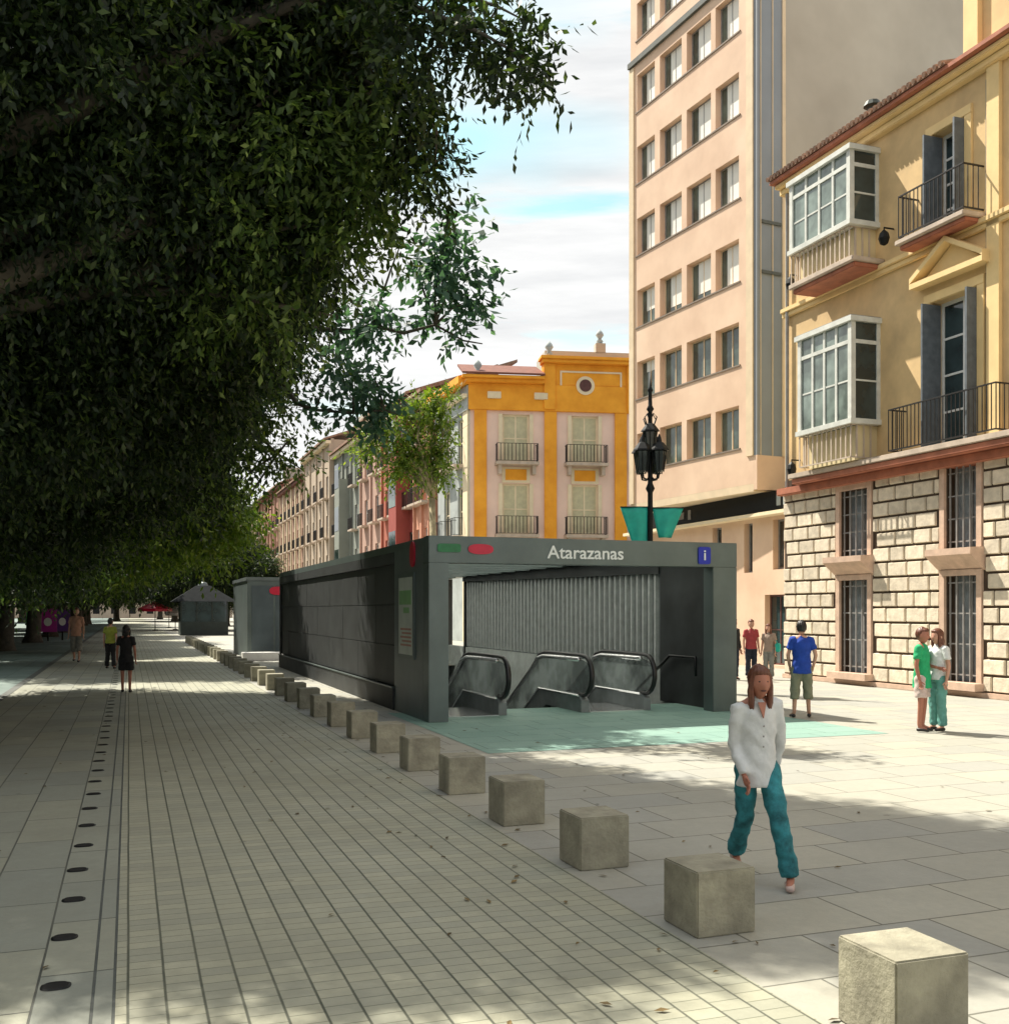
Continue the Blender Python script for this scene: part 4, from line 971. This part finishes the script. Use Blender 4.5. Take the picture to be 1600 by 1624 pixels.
# outer twig leaves in a brighter colour, sunlight painted into the material
def fringe(tree, off, bl, n, shoots, size, seed, m='leafb', **k): leaves_mesh('painted_lit_leaves', [(*(Vector(b[:3])-off), *b[3:]) for b in bl], n, shoots, size, m, tree, seed=seed, **k)
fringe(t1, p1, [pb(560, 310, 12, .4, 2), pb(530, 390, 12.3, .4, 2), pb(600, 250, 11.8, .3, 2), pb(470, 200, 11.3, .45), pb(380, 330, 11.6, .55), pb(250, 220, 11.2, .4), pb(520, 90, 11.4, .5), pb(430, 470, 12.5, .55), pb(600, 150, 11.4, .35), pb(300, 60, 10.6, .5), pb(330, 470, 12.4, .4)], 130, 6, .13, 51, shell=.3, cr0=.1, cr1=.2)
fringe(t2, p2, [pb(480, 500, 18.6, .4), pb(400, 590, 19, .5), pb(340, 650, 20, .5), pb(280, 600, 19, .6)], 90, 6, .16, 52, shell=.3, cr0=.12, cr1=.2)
fringe(t3, p3, [pb(260, 770, 32, 1.6), pb(320, 810, 33, 1.5), pb(220, 830, 32, 1.4), pb(330, 740, 33, .8)], 330, 8, .22, 53, m='leafy', shell=.3)  # sunlight on the low leaves put into their yellow-green colour
# overhanging sprays of the near trees (leaves on real twigs)
def spray(tree, p0, path, leafm, size, seed, nclump, rad, shoots=7, br=.035, per=8, droop=.3, extra=()):
    pts = [at(*q) for q in path]; off = p0
    mb = MB(); loc = [q-off for q in pts]
    mb.tube(loc, [br*(1-.8*i/(len(loc)-1)) for i in range(len(loc))], 6)
    bl = []
    for i in range(len(loc)-1):
        for k in range(3):
            q = loc[i].lerp(loc[i+1], (k+.5)/3); bl.append((*q, rad*(.6+.5*gg.random())))
    for e in extra:
        q = at(*e[:3])-off; bl.append((*q, e[3], 2.5)); n = min(loc, key=lambda a: (a-q).length); mb.tube([n, n.lerp(q, .6)+Vector((0, 0, .05)), q], [br*.5, br*.35, br*.15], 5)
    mb.build('branch', 'bark', tree, smooth=True)
    o, C = leaves_mesh('branch_leaves', bl, nclump, shoots, size, leafm, tree, seed=seed, per=per, droop=droop, shell=.3, width=.5 if leafm == 'leaft' else .42, cr0=.05, cr1=.1)
spray(t1, p1, [(560, -40, 11), (660, 10, 10.5), (760, 50, 10), (830, 90, 9.8), (872, 125, 9.7)], 'leaf', .12, 31, 30, .14, 4, br=.03)
spray(t1, p1, [(600, -60, 11), (700, -20, 10.6), (790, 10, 10.2), (838, 35, 10)], 'leaf', .12, 32, 50, .2, 5, br=.03, extra=((700, 80, 10.6, .25), (690, 30, 10.6, .35), (640, 60, 10.6, .4), (760, 70, 10.2, .22)))
spray(t1, p1, [(560, 120, 12), (620, 150, 11.8), (670, 175, 11.6), (692, 205, 11.5)], 'leaf', .12, 33, 50, .25, 6, extra=((650, 260, 12, .35), (690, 280, 12, .22)))
spray(t2, p2, [(480, 520, 18), (560, 525, 17.5), (590, 515, 17.2), (640, 528, 17), (690, 515, 17), (735, 540, 16.8), (765, 545, 16.7)], 'leaft', .19, 34, 52, .14, 5, br=.05, per=6, droop=.1,
      extra=((690, 395, 17, .42), (720, 440, 17, .38), (655, 420, 17, .3), (640, 375, 17, .18), (735, 480, 17, .34), (690, 470, 17, .38), (600, 480, 17, .25), (590, 500, 17, .3), (715, 380, 17, .3)))
spray(t2, p2, [(420, 560, 20), (470, 640, 19.6), (500, 650, 19.4), (560, 655, 19.2), (610, 650, 19), (640, 660, 19)], 'leaft', .19, 35, 34, .2, 5, br=.05, per=6, extra=((560, 610, 19, .55), (590, 590, 19, .4), (520, 600, 19.5, .5), (600, 640, 19, .35)))
spray(t2, p2, [(380, 600, 22), (400, 680, 22), (440, 720, 22), (480, 745, 22)], 'leafb', .16, 36, 46, .32, 5, br=.06, extra=((420, 640, 22, .35), (385, 760, 22, .4), (470, 690, 22, .25), (370, 830, 24, .4), (430, 600, 21, .35)))
# small street tree in front of the corner house
p = at(690, 968, 46); p.z = 0
t = thing('street_tree', 'yellow-green street tree before the corner house, behind the entrance', 'tree', world=p)
bl = [(at(px, py, 46)-p)[:] + (r,) for px, py, r in ((612, 705, .4), (590, 685, .35), (640, 745, .3), (628, 672, .35), (705, 700, .25), (670, 640, .5), (652, 668, .45), (690, 665, .4), (640, 712, .4), (676, 712, .35), (700, 632, .3), (696, 742, .3), (575, 712, .3), (655, 735, .3))]
leaves_mesh('crown', bl, 120, 6, .24, 'leafy', t, seed=41, shell=.2, cr0=.08, cr1=.15)
mb = MB(); limbs(mb, (0, 0, 0), tuple((at(685, 790, 46)-p)), [b[:3] for b in bl], .17, gg); mb.build('trunk', 'barkpale', t, smooth=True)

# ------------------------------------------------------------------ people
def skin(verts, edges, radii, sub=2):
    me = bpy.data.meshes.new('s'); me.from_pydata(verts, edges, []); ob = bpy.data.objects.new('s', me); COL.objects.link(ob)
    md = ob.modifiers.new('sk', 'SKIN'); md.use_smooth_shade = True
    for i, r in enumerate(radii): me.skin_vertices[0].data[i].radius = r if isinstance(r, tuple) else (r, r)
    me.skin_vertices[0].data[0].use_root = True
    ms = ob.modifiers.new('su', 'SUBSURF'); ms.levels = sub; ms.render_levels = sub
    dg = bpy.context.evaluated_depsgraph_get(); ev = bpy.data.meshes.new_from_object(ob.evaluated_get(dg))
    vs = [tuple(v.co) for v in ev.vertices]; fs = [tuple(p.vertices) for p in ev.polygons]
    bpy.data.objects.remove(ob); bpy.data.meshes.remove(me); bpy.data.meshes.remove(ev)
    return vs, fs
def ell(mb, c, r, nu=14, nv=10, f=None):
    vs = []; 
    for j in range(nv+1):
        th = PI*j/nv
        for i in range(nu):
            a = 2*PI*i/nu; q = Vector((math.sin(th)*math.cos(a), math.sin(th)*math.sin(a), math.cos(th)))
            if f: q = f(q)
            vs.append((c[0]+q.x*r[0], c[1]+q.y*r[1], c[2]+q.z*r[2]))
    mb.add(vs, [(j*nu+i, j*nu+(i+1) % nu, (j+1)*nu+(i+1) % nu, (j+1)*nu+i) for j in range(nv) for i in range(nu)])
def person(label, loc, yaw, scale, J, top, bottom, skinm='skin', hair='hairb', hairlen=0, sleeve='short', legs='long', shoe='shoe', toph=.0, skirt=False, female=False, bag=None, cap=None, group=None):
    """J overrides joints, metres for a 1.68 m figure facing -y"""
    j = dict(pel=(0, 0, .93), wai=(0, .0, 1.05), che=(0, .005, 1.25), nkb=(0, .01, 1.40), nk=(0, 0, 1.46), hd=(0, -.015, 1.575))
    for s, n in ((1, 'L'), (-1, 'R')):
        j.update({'sh'+n: (s*.155, .01, 1.38), 'el'+n: (s*.21, .03, 1.09), 'wr'+n: (s*.22, -.03, .85), 'hp'+n: (s*.085, 0, .88), 'kn'+n: (s*.09, -.01, .49), 'an'+n: (s*.09, .02, .09), 'to'+n: (s*.10, -.13, .03)})
    j.update(J)
    t = thing('person', label, 'person', world=loc, rot=yaw, group=group); t.scale = (scale,)*3
    w = .9 if female else 1
    names = ['pel', 'wai', 'che', 'nkb', 'nk', 'shL', 'elL', 'wrL', 'shR', 'elR', 'wrR', 'hpL', 'knL', 'anL', 'toL', 'hpR', 'knR', 'anR', 'toR']
    rad = dict(pel=(.10, .075), wai=(.09*w, .065), che=(.11*w, .08), nkb=(.075, .06), nk=.048, sh=.042, el=.037, wr=.026, hp=(.078, .08), kn=.05, an=.034, to=.03)
    edges = [('pel','wai'), ('wai','che'), ('che','nkb'), ('nkb','nk'), ('nkb','shL'), ('shL','elL'), ('elL','wrL'), ('nkb','shR'), ('shR','elR'), ('elR','wrR'), ('pel','hpL'), ('hpL','knL'), ('knL','anL'), ('anL','toL'), ('pel','hpR'), ('hpR','knR'), ('knR','anR'), ('anR','toR')]
    def rd(n, k=0): 
        r = rad.get(n, rad.get(n[:2])); return tuple(x+k for x in r) if isinstance(r, tuple) else r+k
    ix = {n: i for i, n in enumerate(names)}
    vs, fs = skin([j[n] for n in names], [(ix[a], ix[b]) for a, b in edges], [rd(n) for n in names])
    body = MB(); body.add(vs, fs)
    # head with brow, nose, chin
    h = Vector(j['hd'])
    def hf(q):
        q = q.copy(); 
        if q.z < -.2: q.x *= 1+.45*(q.z+.2); q.y = q.y*(1+.25*(q.z+.2)) - .06*(-.2-q.z)
        if q.y < -.6 and abs(q.x) < .28: q.y -= .20*max(0, 1-abs(q.z+.18)*4)*(1-abs(q.x)/.28)
        if q.y < -.5 and .05 < q.z < .3: q.y += .05 if .08 < q.z < .2 and abs(q.x) > .15 else 0
        return q
    ell(body, h, (.082, .100, .130), 20, 16, hf)
    for s in (-1, 1): ell(body, h+Vector((s*.077, .012, -.005)), (.012, .022, .033), 8, 6)
    body.cur = 1
    for s in (-1, 1): ell(body, h+Vector((s*.03, -.083, .012)), (.012, .008, .007), 8, 6)
    body.cur = 2; ell(body, h+Vector((0, -.088, -.058)), (.024, .010, .007), 8, 6)
    body.cur = 0
    # hands
    for n in 'LR':
        wv = Vector(j['wr'+n]); e = Vector(j['el'+n]); d = (wv-e).normalized(); sd = 1 if n == 'L' else -1
        fw = Vector((0, -1, 0)); fw = (fw-d*fw.dot(d)).normalized(); nn = d.cross(fw)
        P = [wv-d*.02, wv+d*.045, wv+d*.085]; V = [tuple(x) for x in P]; E = [(0, 1), (1, 2)]; Rr = [(.022, .022), (.022, .034), (.016, .034)]
        a, b = skin(V, E, Rr, 1); body.add(a, b)
        for q, (off, ln) in enumerate(((.029, .068), (.010, .078), (-.010, .072), (-.028, .055))):
            b0 = wv+d*.075+fw*off; cur = nn*(.01*sd)
            pts = [b0, b0+d*ln*.45, b0+d*ln*.75-nn*sd*.012, b0+d*ln-nn*sd*.03]
            a, b = skin([tuple(x) for x in pts], [(0, 1), (1, 2), (2, 3)], [.0095, .0088, .0082, .0065], 1); body.add(a, b)
        b0 = wv+d*.03+fw*.02; pts = [b0, b0+fw*.028+d*.02, b0+fw*.04+d*.055]
        a, b = skin([tuple(x) for x in pts], [(0, 1), (1, 2)], [.012, .0105, .0085], 1); body.add(a, b)
    body.build('body', [skinm, 'hairb', 'wood_red'], t, smooth=True, fix=False)
    # hair
    hm = MB()
    def hairf(q):
        q = q.copy()
        if q.y < -.25 and q.z < .25: q *= .80
        q += q*.035*math.sin(q.x*34+q.z*9)
        if q.z < -.35: q.z *= .9
        return q
    ell(hm, h+Vector((0, .016, .022)), (.089, .102, .122), 18, 14, hairf)
    ell(hm, h+Vector((0, -.045, .085)), (.070, .050, .040), 14, 8)
    if hairlen:
        hm.tube([h+Vector(x) for x in ((0, .03, .02), (0, .07, -.08), (0, .075, -.12-hairlen))], [.07, .072, .045], 12)
        for s_ in (-1, 1): hm.tube([h+Vector(x) for x in ((s_*.05, -.03, .07), (s_*.078, -.025, -.02), (s_*.076, -.02, -.10-hairlen*.5), (s_*.07, -.025, -.12-hairlen*.9))], [.03, .028, .028, .016], 8)
    HAIR = hm
    # clothes: lofted rings and tapered sleeves fused into one smooth skin
    def fuse(mb, vox, folds):
        me = bpy.data.meshes.new('f'); me.from_pydata([tuple(v) for v in mb.v], [], mb.f); bm = bmesh.new(); bm.from_mesh(me); bmesh.ops.recalc_face_normals(bm, faces=bm.faces); bm.to_mesh(me); bm.free()
        ob = bpy.data.objects.new('f', me); COL.objects.link(ob)
        md = ob.modifiers.new('r', 'REMESH'); md.mode = 'VOXEL'; md.voxel_size = vox
        sm = ob.modifiers.new('s', 'SMOOTH'); sm.factor = .6; sm.iterations = 5
        dg = bpy.context.evaluated_depsgraph_get(); ev = bpy.data.meshes.new_from_object(ob.evaluated_get(dg))
        vs = []
        for v in ev.vertices:
            p = v.co; k = folds*(math.sin(p.z*42+p.x*30+math.sin(p.y*25)*1.5)+.7*math.sin(p.z*19-p.x*44+p.y*20)+1.1*max(0, math.sin(p.z*70+9*math.sin(p.x*22)))**3); vs.append(tuple(p+v.normal*k))
        fs = [tuple(p.vertices) for p in ev.polygons]
        bpy.data.objects.remove(ob); bpy.data.meshes.remove(me); bpy.data.meshes.remove(ev)
        return MB().add(vs, fs)
    hv = fuse(HAIR, .011, 0)
    MB().add([tuple(Vector(p)+(Vector(p)-h)*.045*math.sin(math.atan2(p[0]-h.x, p[1]-h.y)*19+p[2]*8)) for p in hv.v], hv.f).build('hair', hair, t, smooth=True, fix=False)
    def rings(mb, L, n=20):
        vs = [(cx+rx*math.cos(2*PI*k/n), cy+ry*math.sin(2*PI*k/n), z) for cx, cy, z, rx, ry in L for k in range(n)]
        mb.add(vs, [tuple(range(n))[::-1], tuple(range((len(L)-1)*n, len(L)*n))]+[(i*n+k, i*n+(k+1) % n, (i+1)*n+(k+1) % n, (i+1)*n+k) for i in range(len(L)-1) for k in range(n)])
    P, Wt, Ch, Nb = (Vector(j[n]) for n in ('pel', 'wai', 'che', 'nkb'))
    b = .93 if female else 1.0; hz = .86-toph
    tm = MB(); L = [(P.x, P.y, hz, .180*b, .140), (P.x, P.y, .93, .170*b, .132), (Wt.x, Wt.y, 1.06, .150*b, .118), (Ch.x, Ch.y, 1.20, .165*b, .125), (Ch.x, Ch.y, 1.31, .165*b, .118), (Nb.x, Nb.y, 1.375, .135*b, .088), (Nb.x, Nb.y-.005, 1.42, .068, .062), (Nb.x, Nb.y-.005, 1.445, .060, .056)]
    if toph > .1: L = [(P.x, P.y, hz, .185*b, .150)]+[l for l in L if l[2] > hz+.02]
    rings(tm, L)
    for n in 'LR':
        sh, el, wr = Vector(j['sh'+n]), Vector(j['el'+n]), Vector(j['wr'+n])
        ins = Vector((Nb.x, sh.y, sh.z-.005)).lerp(sh, .6); sh = sh-Vector((0, 0, .006))
        if sleeve == 'long': tm.tube([ins, sh, sh.lerp(el, .5), el, el.lerp(wr, .5), el.lerp(wr, .93)], [.060, .068, .057, .050, .045, .042], 12)
        else: tm.tube([ins, sh, sh.lerp(el, .3), sh.lerp(el, .62)], [.060, .068, .062, .063], 12)
    fuse(tm, .014, .0034).build('top', top, t, smooth=True, fix=False)
    bm_ = MB(); rings(bm_, [(P.x, P.y, .84, .155*b, .125), (P.x, P.y, .93, .160*b, .125), (Wt.x, Wt.y, 1.02, .138*b, .105)])
    for n in 'LR':
        hp_, kn, an = Vector(j['hp'+n]), Vector(j['kn'+n]), Vector(j['an'+n])
        up = Vector((hp_.x*.9, P.y, .92))
        if legs == 'long': bm_.tube([up, hp_, hp_.lerp(kn, .5), kn, kn.lerp(an, .5), kn.lerp(an, .97)], [.088, .096, .088, .075, .072, .078], 14)
        elif legs == 'capri': bm_.tube([up, hp_, hp_.lerp(kn, .5), kn, kn.lerp(an, .4)], [.088, .098, .092, .085, .082], 14)
        else: bm_.tube([up, hp_, hp_.lerp(kn, .45), hp_.lerp(kn, .8)], [.088, .10, .10, .10], 14)
    fuse(bm_, .014, .0036).build('trousers' if legs == 'long' else 'shorts', bottom, t, smooth=True, fix=False)
    if skirt:
        s = MB(); prof = [(.12, 1.05), (.15, .9), (.19, .6)]; n = 16
        s.add([(r*math.cos(2*PI*k/n)*1.05, r*math.sin(2*PI*k/n)*.8, z) for r, z in prof for k in range(n)], [(i*n+k, i*n+(k+1) % n, (i+1)*n+(k+1) % n, (i+1)*n+k) for i in range(2) for k in range(n)]); s.build('skirt', skirt, t, smooth=True, fix=False)
    for n in 'LR':
        a = Vector(j['an'+n]); b = Vector(j['to'+n]); d = (b-a).normalized()
        bk = a+Vector((0, .045, -.05)) if a.z < .13 else a+Vector((0, .06, -.03))
        vs, fs = skin([tuple(bk), tuple(a.lerp(b, .45)-Vector((0, 0, .012))), tuple(b+Vector((0, -.02, .0)))], [(0, 1), (1, 2)], [(.038, .034), (.042, .033), (.036, .024)], 2)
        MB().add([(x, y, max(z, .002) if a.z < .13 else z) for x, y, z in vs], fs).build('shoe', shoe, t, smooth=True, fix=False)
    if bag:
        s = MB(); s.box(.20, .34, -.05, .15, .85, 1.12); b = s.build('bag', bag, t, bevel=.03)
        MB().tube([(.27, .0, 1.1), (.16, .02, 1.43), (.24, .1, 1.1)], .01, 5).build('bag_strap', bag, b)
    return t
# foreground woman walking toward the viewer
px = Vector((1.735, 7.1, 0))
wm = person('woman in white blouse and teal jeans walking behind the second bollard', px, 0.12, .875,
    dict(anL=(.155, -.30, .08), toL=(.09, -.42, .025), knL=(.10, -.21, .48), hpL=(.085, -.01, .88), hpR=(-.085, .02, .88), knR=(-.075, .07, .49), anR=(-.065, .33, .15), toR=(-.07, .23, .035),
         shR=(-.16, .0, 1.35), elR=(-.185, .03, 1.06), wrR=(-.15, -.12, .83), elL=(.225, .07, 1.09), wrL=(.20, .14, .86), hd=(0, -.05, 1.55), nk=(0, -.02, 1.45)),
    'blouse', 'jeans', 'skind', 'hairr', .10, 'long', 'long', 'shoew', toph=.12, female=True)
wm.scale = (.85, .88, .875)
s = MB()
s.add([(-.035, -.105, 1.40), (.035, -.105, 1.40), (0, -.142, 1.28), (-.03, -.085, 1.40), (.03, -.085, 1.40), (0, -.12, 1.28)], [(0,2,1), (3,4,5), (0,3,5,2), (1,2,5,4), (0,1,4,3)]); s.build('neckline', 'skind', wm)
s = MB()
for z in (1.22, 1.14, 1.06): ell(s, (.0, -.135 if z < 1.2 else -.142, z), (.008, .006, .008), 8, 5)
s.build('buttons', 'shutter', wm)
def stand(px, py, yaw, hpx, **k):
    p = onground(px, py); sc_ = (hpx/1640*p.y)/1.70; return p, yaw, sc_
p, y, s = stand(1271, 1139, PI-.2, 154)
person('man in royal blue shirt and olive shorts seen from behind', p, y, s, dict(anL=(.13, .05, .09), toL=(.18, -.09, .03), knL=(.11, .0, .49), anR=(-.13, -.08, .09), toR=(-.16, -.22, .03), knR=(-.11, -.06, .49), elL=(.23, -.02, 1.1), wrL=(.19, -.12, .88), elR=(-.24, .02, 1.1), wrR=(-.2, -.1, .88)), 'blueshirt', 'olive', 'skin', 'hairb', 0, 'short', 'capri', toph=.08)
p, y, s = stand(1462, 1161, .9, 165)
person('person in bright green tunic over pale shorts standing with a companion', p, y, s, dict(wrL=(.12, -.22, 1.05), elL=(.2, -.03, 1.09)), 'greendress', 'pinkwhite', 'skind', 'hairr', .0, 'short', 'shorts', toph=.14, female=True, group='two people chatting')
p, y, s = stand(1487, 1160, -1.2, 162)
person('person in white shirt and pale teal trousers beside the green tunic', p, y, s, dict(wrR=(-.12, -.22, 1.05), elR=(-.2, -.03, 1.09)), 'blouse', 'tealtrouser', 'skin', 'hairr', .06, 'short', 'long', female=True, group='two people chatting')
p, y, s = stand(1191, 1077, .1, 94)
person('person in red shirt directly behind the walking woman\'s head', p, y, s, {}, 'redshirt', 'navy', 'skin', 'hairr', 0, 'short', 'long')
p, y, s = stand(1163, 1079, .5, 98)
person('person in dark clothes at the right corner of the entrance', p, y, s, {}, 'black', 'navy', 'skind', 'hairb', 0, 'long', 'long')
p, y, s = stand(1219, 1078, -.6, 88)
person('person in taupe top carrying a teal bag near the shop door', p, y, s, {}, 'taupe', 'greyshort', 'skin', 'hairr', .08, 'short', 'long', female=True, bag='teal')
p, y, s = stand(121, 1050, .2, 86)
person('man in peach shirt and grey shorts strolling at the far left', p, y, s, dict(anL=(.12, -.2, .09), toL=(.12, -.33, .03), anR=(-.1, .22, .12), toR=(-.1, .1, .04)), 'peach', 'greyshort', 'skin', 'hairr', 0, 'short', 'capri', toph=.05)
p, y, s = stand(175, 1061, PI, 80)
person('person in lime shirt and black trousers seen from behind', p, y, s, dict(anL=(.16, -.1, .09), toL=(.17, -.23, .03), anR=(-.16, .1, .09), toR=(-.17, -.03, .03)), 'lime', 'black', 'skin', 'hairb', 0, 'short', 'long')
p, y, s = stand(200, 1099, PI+.2, 107)
person('bare-legged person in black top and shorts on the walkway', p, y, s, dict(anL=(.10, -.1, .09), toL=(.11, -.23, .03)), 'black', 'black', 'skind', 'hairb', 0.03, 'short', 'shorts', toph=.1, female=True)

# ------------------------------------------------------------------ light, sky, camera
EL = 53; sun_h = Vector((-.77, .64, 0)).normalized()
L = bpy.data.lights.new('sun', 'SUN'); L.energy = 4.5; L.angle = R(.6); L.color = (1, .93, .80)
so = bpy.data.objects.new('sun', L); COL.objects.link(so)
sd = Vector((sun_h.x*math.cos(R(EL)), sun_h.y*math.cos(R(EL)), math.sin(R(EL))))
so.rotation_euler = sd.to_track_quat('Z', 'Y').to_euler(); so.location = sd*80
w = bpy.data.worlds.new('World'); sc.world = w; w.use_nodes = True; nt = w.node_tree
bg = nt.nodes['Background']
sky = N(nt, 'ShaderNodeTexSky', sky_type='NISHITA'); sky.sun_disc = False; sky.sun_elevation = R(EL)
sky.sun_rotation = math.atan2(sun_h.x, sun_h.y); sky.air_density = 1; sky.dust_density = 1.5
tc = N(nt, 'ShaderNodeTexCoord').outputs['Generated']
mp = N(nt, 'ShaderNodeMapping'); mp.inputs['Rotation'].default_value = (0, R(28), R(0)); mp.inputs['Scale'].default_value = (.7, 1.0, 5.5); mp.inputs['Location'].default_value = (.35, .2, .1)
nt.links.new(tc, mp.inputs[0])
cn = noise(nt, mp.outputs[0], 2.6, 7, .55)
cl = ramp(nt, cn, .30, .40)
cn2 = ramp(nt, noise(nt, mp.outputs[0], 6, 6, .6), .3, .7)
cw = mixc(nt, cn2, (3.3, 3.35, 3.4), (4.5, 4.5, 4.45))
skyc = mixc(nt, 1, sky.outputs[0], (.95, 1.12, .82), 'MULTIPLY')
# two thin gaps in the cloud where blue-green sky shows
def gap(cx, cy, cz, sx, sy, sz, lo, hi):
    v1 = N(nt, 'ShaderNodeVectorMath', operation='SUBTRACT'); nt.links.new(tc, v1.inputs[0]); d = Vector((cx, cy, cz)).normalized(); v1.inputs[1].default_value = d
    v2 = N(nt, 'ShaderNodeVectorMath', operation='MULTIPLY'); nt.links.new(v1.outputs[0], v2.inputs[0]); v2.inputs[1].default_value = (sx, sy, sz)
    wv = N(nt, 'ShaderNodeTexNoise'); wv.inputs['Scale'].default_value = 7; nt.links.new(tc, wv.inputs[0])
    v4 = N(nt, 'ShaderNodeVectorMath', operation='MULTIPLY_ADD'); nt.links.new(wv.outputs['Color'], v4.inputs[0]); v4.inputs[1].default_value = (.5, .5, .5); nt.links.new(v2.outputs[0], v4.inputs[2])
    v5 = N(nt, 'ShaderNodeVectorMath', operation='SUBTRACT'); nt.links.new(v4.outputs[0], v5.inputs[0]); v5.inputs[1].default_value = (.25, .25, .25)
    v3 = N(nt, 'ShaderNodeVectorMath', operation='LENGTH'); nt.links.new(v5.outputs[0], v3.inputs[0])
    return ramp(nt, v3.outputs['Value'], lo, hi)
g1 = gap(-.03, 1, .44, 3.0, 3, 8, .12, .42); g2 = gap(-.13, 1, .60, 2.5, 3, 5, .15, .5)
mn = N(nt, 'ShaderNodeMath', operation='MINIMUM'); nt.links.new(g1, mn.inputs[0]); nt.links.new(g2, mn.inputs[1])
mn2 = N(nt, 'ShaderNodeMath', operation='MINIMUM'); nt.links.new(mn.outputs[0], mn2.inputs[0]); nt.links.new(cl, mn2.inputs[1])
cl = mn2.outputs[0]
nt.links.new(mixc(nt, cl, skyc, cw), bg.inputs[0]); bg.inputs[1].default_value = .13
cam = bpy.data.cameras.new('camera'); co = bpy.data.objects.new('camera', cam); COL.objects.link(co)
cam.sensor_fit = 'HORIZONTAL'; cam.sensor_width = 36; cam.lens = 36*1640/1600; cam.shift_y = 156/1600
cam.clip_start = .05; cam.clip_end = 6000
co.location = (0, 0, 1.85); co.rotation_euler = (PI/2, 0, 0); sc.camera = co
sc.view_settings.view_transform = 'Standard'; sc.view_settings.look = 'None'; sc.view_settings.exposure = .92; sc.view_settings.gamma = 1
sc.cycles.max_bounces = 5; sc.cycles.diffuse_bounces = 3
